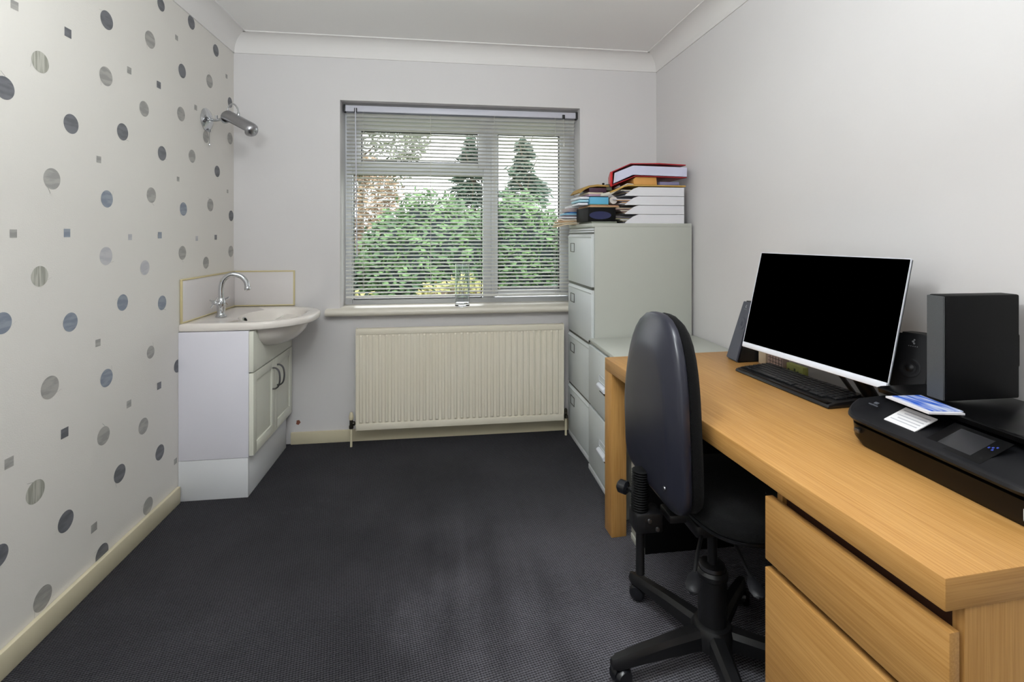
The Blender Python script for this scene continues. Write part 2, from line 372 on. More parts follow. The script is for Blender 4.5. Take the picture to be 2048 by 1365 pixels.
# skirting
def skirt(nm, pts):
    bm = B()
    for (a, b) in pts: box(bm, a, b, .004)
    struct(nm, bm, M['skirt'], smooth=40)
skirt('baseboard_front', [((-.93, D-.016, 0), (XR, D, .072))])
skirt('baseboard_left', [((XL, YB, 0), (XL+.017, 2.466, .078))])
skirt('baseboard_right', [((XR-.015, YB, 0), (XR, D, .075))])

# ------------------------------------------------------------------ window
FY = 3.225
bm = B()
def fr(x0, x1, z0, z1, wl, wr, wb, wt, y0, y1, bev=.004):
    box(bm, (x0, y0, z0), (x0+wl, y1, z1), bev); box(bm, (x1-wr, y0, z0), (x1, y1, z1), bev)
    box(bm, (x0+wl, y0, z0), (x1-wr, y1, z0+wb), bev); box(bm, (x0+wl, y0, z1-wt), (x1-wr, y1, z1), bev)
fr(WX0, WX1, WZ0+.01, WZ1, .045, .045, .035, .075, FY, FY+.06)          # outer frame
box(bm, (.235, FY-.003, WZ0+.047), (.315, FY+.058, WZ1-.077), .004)                     # mullion
box(bm, (WX0+.046, FY-.005, 1.650), (.234, FY+.056, 1.712), .004)                   # transom
fr(-.61, .25, 1.69, 2.01, .062, .05, .038, .085, FY-.018, FY+.01, .006)     # top hung sash
fr(.285, .815, .85, 2.01, .045, .066, .045, .082, FY-.018, FY+.01, .006)     # side sash
win = struct('window_1', bm, M['upvc'], smooth=40)
bm = B()
for x0, x1, z0, z1 in [(-.596, .226, .842, 1.645), (-.547, .199, 1.729, 1.925), (.331, .748, .896, 1.927)]:
    for a, b in [((x0, z0), (x0+.005, z1)), ((x1-.005, z0), (x1, z1)), ((x0, z0), (x1, z0+.005)), ((x0, z1-.006), (x1, z1))]:
        box(bm, (a[0], FY-.004, a[1]), (b[0], FY+.02, b[1]))
obj('gasket', bm, M['gasket'], win, 0, label='dark rubber seal round the glass')
bm = B()
for x0, x1, z0, z1 in [(-.6, .24, .84, 1.66), (-.56, .21, 1.72, 1.94), (.325, .755, .885, 1.94)]:
    box(bm, (x0, FY+.022, z0), (x1, FY+.028, z1))
obj('pane', bm, glass('window_glass'), win, 0)
bm = B()
prism(bm, [(3.225, .775), (3.225, .812), (3.03, .808), (3.018, .80), (3.015, .786), (3.02, .772), (3.034, .766), (3.077, .766)], -.724, .83, 'x')
struct('trim_4', bm, M['sill'], smooth=50)

# ------------------------------------------------------------------ venetian blind
bl = thing('venetian_blind', 'white venetian blind with open horizontal slats hanging in the window recess', 'blind', (.10, 3.145, .87), world=True)
BX0, BX1, BY = -.628, .838, 3.145
bm = B(); box(bm, (BX0+.0, BY-.016, 2.024), (BX1, BY+.016, 2.062), .003); obj('headrail', bm, M['rail'], bl)
for x in (BX0-.012, BX1):
    bm = B(); box(bm, (x, BY-.02, 2.019), (x+.012, BY+.02, 2.067), .003); obj('end_cap', bm, M['cap'], bl, label='black end cap')
bm = B(); zt, zb, N = 2.006, .893, 49
rs = random.Random(5)
for i in range(N):
    z = zt+(zb-zt)*i/(N-1)
    x0 = BX0+.004; x1 = BX1-.004
    jit = rs.uniform(-.03, .03)
    rows = []
    for k in range(5):
        t = (k/4-.5); a = .03+jit-.16*max(0, min(1, (z-1.45)/.45))-(.22 if z > 1.93 else 0)
        dy = t*.035*math.cos(a); dz = t*.035*math.sin(a)+.0066*(1-4*t*t)
        rows.append([bm.verts.new((x, BY+dy, z+dz)) for x in (x0, (x0+x1)/2, x1)])
    low = []
    for r_ in rows: low.append([bm.verts.new((v.co.x, v.co.y, v.co.z-.0005)) for v in r_])
    for k in range(4):
        for j in range(2):
            bm.faces.new([rows[k][j], rows[k][j+1], rows[k+1][j+1], rows[k+1][j]])
            bm.faces.new([low[k][j], low[k+1][j], low[k+1][j+1], low[k][j+1]])
    for j in range(2):
        bm.faces.new([rows[0][j], low[0][j], low[0][j+1], rows[0][j+1]]); bm.faces.new([rows[4][j], rows[4][j+1], low[4][j+1], low[4][j]])
obj('slats', bm, M['slat'], bl, 30)
bm = B(); box(bm, (BX0+.004, BY-.017, .862), (BX1-.004, BY+.017, .876), .004); obj('bottom_rail', bm, M['slat'], bl)
for x in (-.52, -.105, .30, .70):
    for s_ in (-1, 1):
        bm = B(); tube(bm, [(x, BY+s_*.0180, 2.024), (x, BY+s_*.0180, .87)], .0009, 6); obj('ladder_cord', bm, M['cord'], bl)
bm = B(); tube(bm, [(-.565, BY-.024, 2.045), (-.560, BY-.026, 1.5), (-.556, BY-.024, 1.12)], .0035, 8); obj('tilt_wand', bm, M['rail'], bl)
bm = B(); tube(bm, [(.755, BY-.022, 2.04), (.757, BY-.024, 1.86)], .0012, 6); obj('pull_cord', bm, M['cord'], bl)
bm = B(); lathe(bm, [(.002, 0), (.005, -.004), (.006, -.024), (.003, -.028)], (.757, BY-.024, 1.86), (0, 0, 1), 12); obj('cord_tassel', bm, M['cord'], bl)
for x in (-.565, .755):
    bm = B(); box(bm, (x-.008, BY-.026, 2.018), (x+.008, BY-.014, 2.045), .002); obj('bracket', bm, M['cap'], bl, label='dark bracket on the headrail')

# ------------------------------------------------------------------ vase on the sill
vs = thing('glass_vase', 'tall clear glass cylinder vase standing on the window sill', 'vase', (.092, 3.072, .8105))
bm = B(); r = .046; H = .262
lathe(bm, [(0, 0), (r-.004, 0), (r, .004), (r, H), (r-.003, H+.002), (r-.005, H), (r-.005, .022), (r-.012, .016), (0, .016)], (0, 0, 0), seg=40, cap=False)
gm = bpy.data.materials.new('clear_glass'); gm.use_nodes = True; gb = gm.node_tree.nodes['Principled BSDF']
gb.inputs['Transmission Weight'].default_value = 1; gb.inputs['Roughness'].default_value = .02; gb.inputs['IOR'].default_value = 1.45; gb.inputs['Base Color'].default_value = (.95, .98, 1, 1)
obj('body', bm, gm, vs)
bm = B(); lathe(bm, [(0, .0165), (r-.0065, .0225), (r-.0065, .06), (0, .0605)], (0, 0, 0), seg=40, cap=False)
wm = bpy.data.materials.new('water'); wm.use_nodes = True; wb = wm.node_tree.nodes['Principled BSDF']
wb.inputs['Transmission Weight'].default_value = 1; wb.inputs['Roughness'].default_value = 0; wb.inputs['IOR'].default_value = 1.33
obj('water', bm, wm, vs)

# ------------------------------------------------------------------ radiator
rd = thing('radiator', 'cream ribbed panel radiator on the wall below the window', 'radiator', (.09, 3.0, .10), world=True)
RX0, RX1, RZ0, RZ1, RY = -.5324, .7154, .101, .701, 2.972
bm = B()
nr = 33; pitch = (RX1-RX0-.03)/nr
xs = []
for i in range(nr):
    c0 = RX0+.015+pitch*i
    xs += [(c0, 0), (c0+pitch*.18, .009), (c0+pitch*.46, .009), (c0+pitch*.64, 0)]
xs.append((RX1-.015, 0))
z0, z1 = RZ0+.05, RZ1-.045
rows = []
for z, k in ((z0-.012, 0), (z0, 1), (z1, 1), (z1+.012, 0)):
    rows.append([bm.verts.new((x, RY-.001-d*k, z)) for x, d in xs])
for a, b in zip(rows, rows[1:]):
    for i in range(len(xs)-1): bm.faces.new([a[i], a[i+1], b[i+1], b[i]])
box(bm, (RX0, RY-.006, RZ0), (RX1, RY, z0-.010), .003); box(bm, (RX0, RY-.006, z1+.010), (RX1, RY, RZ1), .003)
box(bm, (RX0, RY-.004, z0-.012), (RX0+.016, RY, z1+.012)); box(bm, (RX1-.016, RY-.004, z0-.012), (RX1, RY, z1+.012))
box(bm, (RX0, RY+.0, RZ0), (RX1, RY+.035, RZ1), .006)
obj('front_panel', bm, M['rad'], rd, 30)
for x in (RX0-.004, RX1-.001):
    bm = B(); box(bm, (x, RY-.008, RZ0-.002), (x+.005, RY+.04, RZ1+.002), .002); obj('end_trim', bm, M['rad'], rd)
for x in (-.35, .5):
    bm = B(); box(bm, (x, RY+.035, .3), (x+.04, D-.001, .55)); obj('wall_bracket', bm, M['rad'], rd)
for sx, x in ((-1, RX0-.005), (1, RX1+.005)):
    v = B(); xx = x+sx*(.028 if sx < 0 else .016)
    lathe(v, [(.008, 0), (.008, .006), (.013, .008), (.013, .018), (.008, .020)], (x, RY+.018, .137), (sx, 0, 0), 16)
    lathe(v, [(.010, -.03), (.013, -.028), (.013, -.012), (.010, -.01), (.010, .022), (.006, .03)], (xx, RY+.018, .137), (0, 0, 1), 16)
    vo = obj('valve', v, M['bronze'], rd, label='dark metal radiator valve')
    v = B()
    if sx < 0: lathe(v, [(.011, 0), (.014, .008), (.013, .025), (.008, .042), (0, .047)], (xx, RY+.018, .160), (0, 0, 1), 20); obj('valve_cap', v, M['skirt'], vo, label='cream plastic valve cap')
    v = B(); tube(v, [(xx, RY+.018, .11), (xx, RY+.017, 0.0)], .007, 12); obj('supply_pipe', v, M['skirt'], rd)

# ------------------------------------------------------------------ vanity unit, basin, tap, splashback
X1 = -.943
vu = thing('vanity_unit', 'white vanity unit with two cream panelled doors in the left corner', 'vanity unit', (-1.1, 2.77, 0), world=True)
bm = B(); box(bm, (XL+.001, 2.475, .19), (X1, 2.493, .795), .001); obj('side_panel', bm, M['vanity'], vu, label='flat lavender-white side panel')
bm = B(); box(bm, (XL+.001, 2.475, 0), (X1-.002, 2.491, .188), .001); box(bm, (X1-.018, 2.491, 0), (X1-.002, 3.03, .188), .001); obj('plinth', bm, M['plinthm'], vu)
bm = B(); box(bm, (XL+.001, 2.493, .19), (X1-.0005, 3.062, .68)); obj('carcass', bm, M['vanity'], vu)
bm = B(); box(bm, (X1, 2.477, .596), (-.921, 3.062, .792), .002); obj('false_drawer_front', bm, M['door'], vu)
def shaker(y0, y1, z0, z1):
    bm = B(); x0, x1 = X1+.001, -.921; wf = .042
    box(bm, (x0, y0, z0), (x1-.008, y1, z1), .001)
    box(bm, (x1-.009, y0, z0), (x1, y0+wf, z1), .002); box(bm, (x1-.009, y1-wf, z0), (x1, y1, z1), .002)
    box(bm, (x1-.009, y0+wf, z0), (x1, y1-wf, z0+wf+.01), .002); box(bm, (x1-.009, y0+wf, z1-wf), (x1, y1-wf, z1), .002)
    return bm
for y0, y1, hy in ((2.477, 2.768, 2.735), (2.771, 3.062, 2.805)):
    dr = obj('door', shaker(y0, y1, .196, .590), M['door'], vu)
    bm = B(); p = bez([(-.921, hy, .548), (-.905, hy, .546), (-.890, hy, .53), (-.884, hy, .492), (-.890, hy, .455), (-.905, hy, .439), (-.921, hy, .437)], 6)
    tube(bm, p, .0045, 10); obj('handle', bm, M['dullchrome'], dr, label='curved steel bow handle')

# basin
bs = thing('wash_basin', 'white ceramic semi-recessed wash basin with bowed front on the vanity unit', 'basin', (-1.0, 2.765, .797), world=True)
bm = B(); NB = 96; bc = Vector((-.925, 2.768)); 
def outline(th):
    """distance from the bowl centre to the outer rim at angle th"""
    dx, dy = math.cos(th), math.sin(th)
    best = 9
    if dx < 0: best = min(best, (XL+.001-bc.x)/dx)
    y0, y1 = 2.476, 3.060
    # sides straight as far as x=-.95, then the front bows out
    def inside(x, y):
        if not (y0 <= y <= y1): return False
        if x <= -.955: return x >= XL
        t = abs((y-2.768)/.292)
        return x <= -.955+.255*(1-t**2.6)**.62
    lo, hi = 0, 1
    for _ in range(30):
        mid = (lo+hi)/2
        if inside(bc.x+dx*mid, bc.y+dy*mid) and mid < best: lo = mid
        else: hi = mid
    return lo
def bowl(th, k=1): return 1/math.sqrt((math.cos(th)/(.155*k))**2+(math.sin(th)/(.215*k))**2)
rings = []
def ring(fn, z): rings.append([bm.verts.new((bc.x+fn(2*PI*i/NB)*math.cos(2*PI*i/NB), bc.y+fn(2*PI*i/NB)*math.sin(2*PI*i/NB), z)) for i in range(NB)])
ring(lambda t: .012, .715)
for k, z in ((.25, .716), (.45, .722), (.65, .735), (.8, .755), (.9, .778), (.96, .803), (1.0, .822), (1.03, .829)): ring(lambda t: bowl(t, k), z)
OUT = [outline(2*PI*i/NB) for i in range(NB)]
def outf(off): return lambda t: OUT[int(round(t/(2*PI)*NB)) % NB]-off
ring(lambda t: max(bowl(t, 1.05), outf(.03)(t)*.9+bowl(t)*.1), .8325)
ring(outf(.012), .8335); ring(outf(.004), .8315); ring(outf(0), .826); ring(outf(0), .803); ring(outf(.003), .798); ring(outf(.012), .7965)
ring(lambda t: min(outf(.02)(t), bowl(t, 1.15)), .796)
for a, b in zip(rings, rings[1:]):
    for i in range(NB): bm.faces.new([a[i], a[(i+1) % NB], b[(i+1) % NB], b[i]])
bm.faces.new(rings[0])
obj('bowl_and_rim', bm, M['ceramic'], bs, 50)
# belly of the bowl showing in front of the doors
bm = B(); rr = []
for j in range(9):
    ph = j/8*PI/2; row = []
    for i in range(25):
        th = -PI/2+PI*i/24
        row.append(bm.verts.new((-.9205+.165*math.cos(th)*math.cos(ph)**.9, 2.768+.24*math.sin(th)*math.cos(ph)**.85, .797-.122*math.sin(ph))))
    rr.append(row)
for a, b in zip(rr, rr[1:]):
    for i in range(24): bm.faces.new([a[i], a[i+1], b[i+1], b[i]])
bm.faces.new(rr[0]+[]) ; bmesh.ops.remove_doubles(bm, verts=bm.verts, dist=.0004)
obj('bowl_underside', bm, M['ceramic'], bs, 60)
bm = B(); lathe(bm, [(.018, 0), (.018, .004), (.0115, .006), (.0115, .002)], (-1.0690, 2.755, .801), (.94, -.2, .45), 20, cap=False); ov = obj('overflow_ring', bm, M['chrome'], bs, label='chrome overflow ring')
bm = B(); lathe(bm, [(0, .003), (.0118, .003)], (-1.0690, 2.755, .801), (.94, -.2, .45), 20, cap=False); obj('overflow_hole', bm, M['blackm'], ov)
bm = B(); lathe(bm, [(0, .008), (.018, .008), (.024, .004), (.026, 0)], (bc.x, bc.y, .7155), (0, 0, 1), 24); obj('plug', bm, M['chrome'], bs)

sp = thing('splashback', 'white tiled splashback with cream edging above the wash basin', 'splashback', (-1.1, 3.07, .834), world=True)
def edged(bmT, bmG, a, b, axis):
    pass
bm = B(); box(bm, (XL+.001, D-.009, .838), (-.916, D-.001, 1.036), .001); obj('tile', bm, M['tile'], sp)
bm = B(); box(bm, (XL+.001, 2.497, .838), (XL+.009, D-.009, 1.036), .001); obj('tile', bm, M['tile'], sp)
bm = B()
box(bm, (XL+.001, D-.011, 1.036), (-.908, D-.001, 1.044), .001); box(bm, (-.916, D-.011, .834), (-.908, D-.001, 1.038), .001); box(bm, (XL+.009, D-.013, .834), (-.916, D-.001, .841), .001)
box(bm, (XL+.001, 2.489, 1.036), (XL+.011, D-.011, 1.044), .001); box(bm, (XL+.001, 2.489, .834), (XL+.011, 2.497, 1.038), .001); box(bm, (XL+.001, 2.497, .834), (XL+.012, D-.012, .840), .001)
obj('edging', bm, M['grout'], sp)

tp = thing('basin_tap', 'chrome mixer tap with swan-neck spout and cross handles on the basin', 'tap', (-1.158, 2.690, .8335))
bm = B(); lathe(bm, [(.027, 0), (.027, .004), (.019, .012), (.017, .02), (.02, .045), (.021, .075), (.018, .09), (.0135, .098)], (0, 0, 0), seg=28); obj('body', bm, M['chrome'], tp)
bm = B(); p = bez([(0, 0, .095), (0, 0, .150), (.012, .002, .19), (.045, .008, .216), (.085, .016, .209), (.112, .021, .18), (.119, .022, .150)], 8)
tube(bm, p, [.0125]*(len(p)-1)+[.0125], 16); st = obj('spout', bm, M['chrome'], tp)
bm = B(); lathe(bm, [(.0125, 0), (.0145, .003), (.0145, .016), (.012, .02)], (.1185, .022, .151), (.15, .03, -1), 20); obj('aerator', bm, M['chrome'], st)
for sy in (-1, 1):
    d = Vector((-.25, sy, .35)).normalized()
    bm = B(); lathe(bm, [(.013, 0), (.013, .018), (.009, .02), (.009, .034), (.012, .036), (.012, .046), (.004, .05)], (0, sy*.014, .066), d, 18)
    c0 = Vector((0, sy*.014, .066))+d*.04; u = d.orthogonal().normalized(); v = d.cross(u)
    for q in (u+v*.3, v-u*.3): q = q.normalized(); tube(bm, [c0-q*.030, c0+q*.030], .0048, 10)
    obj('cross_handle', bm, M['chrome'], tp)

# ------------------------------------------------------------------ wall lamp
wl = thing('wall_lamp', 'chrome strip lamp with round wall plate on the dotted wallpaper', 'lamp', (XL+.001, 2.743, 1.859))
bm = B(); lathe(bm, [(.060, 0), (.060, .004), (.052, .012), (.030, .022), (.012, .03), (0, .031)], (0, 0, 0), (1, 0, 0), 40); obj('wall_plate', bm, M['chrome'], wl)
A0 = Vector((.110, -.02, .014)); A1 = Vector((.262, -.075, -.068))
bm = B(); tube(bm, bez([(.028, 0, 0), (.055, -.004, -.001), (.078, -.012, .004), A0+Vector((-.01, .002, 0))], 6), .0075, 12); obj('arm', bm, M['chrome'], wl)
bm = B(); tube(bm, [(.052, -.003, 0), (.052, -.003, .024)], .006, 10); obj('joint_knob', bm, M['chrome'], wl)
bm = B(); ax = (A1-A0).normalized(); L_ = (A1-A0).length; R_ = .037
dn = (Vector((0, 0, -1))-ax*ax.dot(Vector((0, 0, -1)))).normalized(); sd = ax.cross(dn)
rings = []
for h, rr_ in [(-.030, .002), (-.026, .013), (-.015, .025), (0, R_), (L_-.02, R_), (L_-.006, R_*.92), (L_+.004, R_*.7), (L_+.008, R_*.3), (L_+.009, .001)]:
    rings.append([bm.verts.new(A0+ax*h+(dn*math.cos(k*2*PI/32)+sd*math.sin(k*2*PI/32))*rr_) for k in range(32)])
for j, (a, b) in enumerate(zip(rings, rings[1:])):
    for k in range(32):
        if j == 3 and (k <= 6 or k >= 26): continue
        bm.faces.new([a[k], a[(k+1) % 32], b[(k+1) % 32], b[k]])
lo = obj('shade', bm, mat('satin_nickel', (168, 168, 172), .28, metal=1), wl, 40)
so = lo.modifiers.new('thick', 'SOLIDIFY'); so.thickness = .0015
bm = B(); tube(bm, [A0+ax*.01+dn*.004, A0+ax*(L_-.02)+dn*.004], .012, 16); obj('tube_bulb', bm, M['pap'], wl, label='white strip bulb inside the shade')
bm = B(); tube(bm, bez([A0+Vector((0, 0, .026)), A0+Vector((.012, .0, .058)), A0+Vector((.036, -.01, .066)), A0+Vector((.058, -.018, .045)), A0+Vector((.066, -.022, .012))], 8), .0042, 10); obj('flex_loop', bm, M['chrome'], wl)
bm = B(); lathe(bm, [(.005, .0), (.007, .004), (.007, .018), (.005, .022)], A0+Vector((.0655, -.022, -.002)), (0, 0, 1), 14); obj('flex_collar', bm, M['chrome'], wl)
bm = B(); tube(bm, [(.016, 0, -.05), (.016, 0, -.064)], .006, 10); sw = obj('pull_switch', bm, M['chrome'], wl)
bm = B(); tube(bm, [(.016, 0, -.064), (.016, 0, -.125)], .0011, 6); lathe(bm, [(.001, 0), (.005, -.004), (.005, -.010), (.001, -.014)], (.016, 0, -.123), (0, 0, 1), 12); obj('pull_chain', bm, M['chrome'], sw)

# ------------------------------------------------------------------ filing cabinets
def label_holder(bm, x, y0, y1, z0, z1):
    t = .004
    for a, b in [((y0, z0), (y1, z0+t)), ((y0, z1-t), (y1, z1)), ((y0, z0), (y0+t, z1)), ((y1-t, z0), (y1, z1))]:
        box(bm, (x-.003, a[0], a[1]), (x, b[0], b[1]), .0006)
ft = thing('filing_cabinet', 'tall grey four-drawer steel filing cabinet in the corner by the window', 'filing cabinet', (.790, 2.5545, 0), .028)
Wd, Dp, Hc = .468, .565, 1.32
bm = B(); box(bm, (0, 0, 0), (Dp, Wd, Hc-.02), .002); box(bm, (-.012, -.001, Hc-.022), (Dp, Wd+.001, Hc), .003); obj('body', bm, M['filing'], ft)
bm = B(); box(bm, (-.016, 0, 0), (-.0005, Wd, .03), .002); obj('plinth', bm, M['lightsteel'], ft, label='pale steel base strip')
for (z0, z1) in ((.035, .322), (.338, .648), (.664, .955), (.971, 1.262)):
    bm = B(); box(bm, (-.018, .006, z0), (-.0005, Wd-.006, z1-.022), .002)
    prism(bm, [(-.018, z1-.024), (-.0205, z1-.016), (-.010, z1-.001), (-.0008, z1-.001), (-.0008, z1-.024)], .006, Wd-.006, 'y')
    dr = obj('drawer', bm, M['filingf'], ft, 30)
    bm = B(); box(bm, (-.012, .008, z1+.001), (-.001, Wd-.008, z1+.014)); obj('finger_recess', bm, M['darksteel'], dr)
    bm = B(); label_holder(bm, -.018, .325, .405, z1-.11, z1-.055); obj('label_holder', bm, M['darksteel'], dr)
bm = B()
for k, zz in enumerate((1.270, 1.282)): box(bm, (-.014+.003*k, .006, zz), (-.001, Wd-.006, zz+.008), .001)
obj('top_rail', bm, M['lightsteel'], ft)

fl = thing('filing_cabinet', 'low grey two-drawer filing cabinet between the oak desk and the tall cabinet', 'filing cabinet', (.770, 2.058, 0), 0)
Wd, Dp, Hc = .490, .592, .698
bm = B(); box(bm, (0, 0, 0), (Dp, Wd, Hc-.02), .002); box(bm, (-.014, -.001, Hc-.02), (Dp, Wd+.001, Hc), .004); obj('body', bm, M['filing'], fl)
bm = B(); box(bm, (-.018, 0, 0), (-.0005, Wd, .026), .002); obj('plinth', bm, M['lightsteel'], fl, label='pale steel base strip')
for (z0, z1) in ((.032, .345), (.358, .668)):
    bm = B(); box(bm, (-.018, .004, z0), (-.0005, Wd-.004, z1), .002); dr = obj('drawer', bm, M['filingf'], fl, 30)
    hc = .245; zc = z1-.155
    bm = B(); label_holder(bm, -.018, hc-.055, hc+.055, zc+.012, zc+.045); obj('label_holder', bm, M['lightsteel'], dr)
    bm = B(); prism(bm, [(-.018, zc-.022), (-.034, zc-.018), (-.036, zc-.004), (-.030, zc+.004), (-.018, zc+.008)], hc-.055, hc+.055, 'y', bev=.002); obj('cup_handle', bm, M['white'], dr, label='white plastic cup handle')
    bm = B(); box(bm, (-.0185, hc-.05, zc-.038), (-.0175, hc+.05, zc-.022)); obj('handle_recess', bm, M['blackm'], dr)
bm = B(); lathe(bm, [(.006, 0), (.006, .004), (0, .004)], (-.0145, Wd-.012, .684), (-1, 0, 0), 14); obj('lock', bm, M['blackm'], fl, label='small black lock')

# dark-sided unit under the desk
ub = thing('under_desk_cabinet', 'black-sided low cabinet standing under the far end of the desk', 'cabinet', (.768, 1.824, 0))
bm = B(); box(bm, (0, 0, 0), (.50, .11, .60), .003); obj('body', bm, M['blackm'], ub)
bm = B(); box(bm, (-.016, .004, .03), (-.0005, .106, .596), .002); box(bm, (-.018, .002, 0), (-.0005, .108, .026), .002); obj('front', bm, M['filing'], ub, label='grey steel front')

# ------------------------------------------------------------------ desk
dk = thing('desk', 'long oak-effect office desk with two drawers along the right wall', 'desk', (.7464, .6446, 0), .0572)
LD, WDk = 1.3755, .612
bm = B(); box(bm, (0, 0, .678), (WDk, LD, .73), .003); top = obj('desktop', bm, [wood_y, wood_x], dk)
for pg_ in top.data.polygons:
    if abs(pg_.normal.y) > .7: pg_.material_index = 1
bm = B(); box(bm, (0, LD-.075, 0), (.066, LD, .678), .002); obj('leg', bm, wood_z, dk)
bm = B(); box(bm, (.53, LD-.075, 0), (WDk-.005, LD, .678), .002); obj('leg', bm, wood_z, dk)
bm = B(); box(bm, (.05, LD-.03, .60), (WDk-.02, LD-.01, .678)); obj('rail', bm, wood_y, dk)
bm = B(); box(bm, (.040, .003, 0), (WDk-.01, .021, .678), .001); obj('side_panel', bm, wood_z, dk)
bm = B(); box(bm, (.045, .390, 0), (WDk-.01, .407, .678), .001); obj('side_panel', bm, wood_z, dk)
bm = B(); box(bm, (.055, .022, .03), (.50, .389, .66)); obj('drawer_carcass', bm, col('drawer_carcass_brown', 74, 44, 28), dk, label='dark brown gap behind the drawer fronts')
for z0, z1 in ((.497, .643), (.075, .478)):
    bm = B(); box(bm, (.011, .003, z0), (.031, .405, z1), .0015); box(bm, (.031, .03, z0+.01), (.054, .38, z1-.02)); obj('drawer', bm, wood_y, dk)
bm = B(); box(bm, (.045, .021, 0), (.06, .39, .07)); obj('plinth', bm, wood_y, dk)

# ------------------------------------------------------------------ office chair
ch = thing('office_chair', 'black office swivel chair with high plastic-backed rest pulled up to the desk', 'chair', (.7704, 1.3413, 0), world=True)
HX, HY = .7704, 1.3413
bcx, bcy, bcz, W2 = .612, 1.402, .625, .206
def sup(t):
    """outline of the backrest in (y,z), angle t"""
    c_, s_ = math.cos(t), math.sin(t)
    n_ = 2.6 if s_ > 0 else 4.6; h_ = .392 if s_ > 0 else .140
    rr_ = (abs(c_/W2)**n_+abs(s_/h_)**n_)**(-1/n_)
    return rr_*c_, rr_*s_
def backx(y, z): return .025*((z-.72)/.28)**2 if z > .72 else .012*((.72-z)/.24)
def dome(prof, NS=64):
    bm = B(); rings = []
    for s_, dx in prof:
        row = []
        for i in range(NS):
            y, z = sup(2*PI*i/NS); y *= s_; z *= s_
            row.append(bm.verts.new((bcx+dx+backx(0, bcz+z)*.6, bcy+y, bcz+z)))
        rings.append(row)
    for a, b in zip(rings, rings[1:]):
        for i in range(NS): bm.faces.new([a[i], a[(i+1) % NS], b[(i+1) % NS], b[i]])
    bm.faces.new(rings[0]); bm.faces.new(rings[-1])
    return bm
obj('back_shell', dome([(.97, .020), (1.0, .014), (1.0, -.002), (.985, -.008), (.93, -.014), (.80, -.026), (.765, -.0285), (.70, -.030), (.4, -.032), (.15, -.033)]), M['shell'], ch, 60, label='dark slate plastic back shell')
obj('back_pad', dome([(.95, .018), (.985, .026), (.99, .040), (.96, .053), (.88, .060), (.7, .060), (.4, .054), (.12, .052)]), M['fabric'], ch, 60)
for (y, z) in ((bcy-.115, .735), (bcy-.14, .56)):
    bm = B(); lathe(bm, [(.007, 0), (.006, .003), (0, .004)], (bcx-.026, y, z), (-1, 0, 0), 14); obj('screw', bm, M['dullchrome'], ch)
# bellows, upright and bracket
bm = B(); pr_ = []
for i in range(17): pr_ += [(.026, i*.0075), (.020, i*.0075+.00375)]
lathe(bm, pr_, (.572, bcy+.0, .425), (.03, 0, 1), 20); obj('bellows', bm, M['blackm'], ch)
bm = B(); tube(bm, [(.574, bcy+.0, .235), (.574, bcy+.0, .43)], .013, 14); obj('upright', bm, M['blackp'], ch)
bm = B(); box(bm, (.550, bcy-.03, .368), (.635, bcy+.035, .428), .008); obj('bracket', bm, M['blackp'], ch)
bm = B(); box(bm, (.64, bcy-.06, .41), (.84, bcy+.01, .435), .006); obj('seat_arm', bm, M['blackp'], ch)
for (x, y, z) in ((.590, bcy-.031, .408), (.615, bcy-.031, .382)):
    bm = B(); lathe(bm, [(.007, 0), (.006, .004), (0, .005)], (x, y, z), (0, -1, 0), 14); obj('bolt', bm, M['dullchrome'], ch)
bm = B(); lathe(bm, [(.012, 0), (.020, .006), (.020, .028), (.014, .034)], (.552, bcy+.04, .47), (-.5, .6, 0), 16); obj('adjuster_knob', bm, M['castor'], ch)
bm = B(); tube(bm, [(.572, bcy+.0, .47), (.556, bcy+.04, .47)], .008, 10); obj('knob_stem', bm, M['blackp'], ch)
# seat
def slab(cx, cy, rx, ry, prof, n_=3.2, NS=64, tilt=0):
    bm = B(); rings = []
    for s_, z in prof:
        row = []
        for i in range(NS):
            t = 2*PI*i/NS; c_, s2 = math.cos(t), math.sin(t); r_ = (abs(c_)**n_+abs(s2)**n_)**(-1/n_)
            row.append(bm.verts.new((cx+rx*r_*c_*s_, cy+ry*r_*s2*s_, z)))
        rings.append(row)
    for a, b in zip(rings, rings[1:]):
        for i in range(NS): bm.faces.new([a[i], a[(i+1) % NS], b[(i+1) % NS], b[i]])
    bm.faces.new(rings[0]); bm.faces.new(rings[-1]); return bm
SCX, SCY = .873, 1.352
obj('seat', slab(SCX, SCY, .205, .225, [(.97, .470), (1.0, .477), (1.0, .490), (.97, .500), (.88, .509), (.6, .508), (.3, .505)]), M['fabric'], ch, 60)
obj('seat_pan', slab(SCX, SCY, .203, .223, [(.60, .437), (.9, .446), (.985, .460), (.99, .4695)]), M['blackp'], ch, 60)
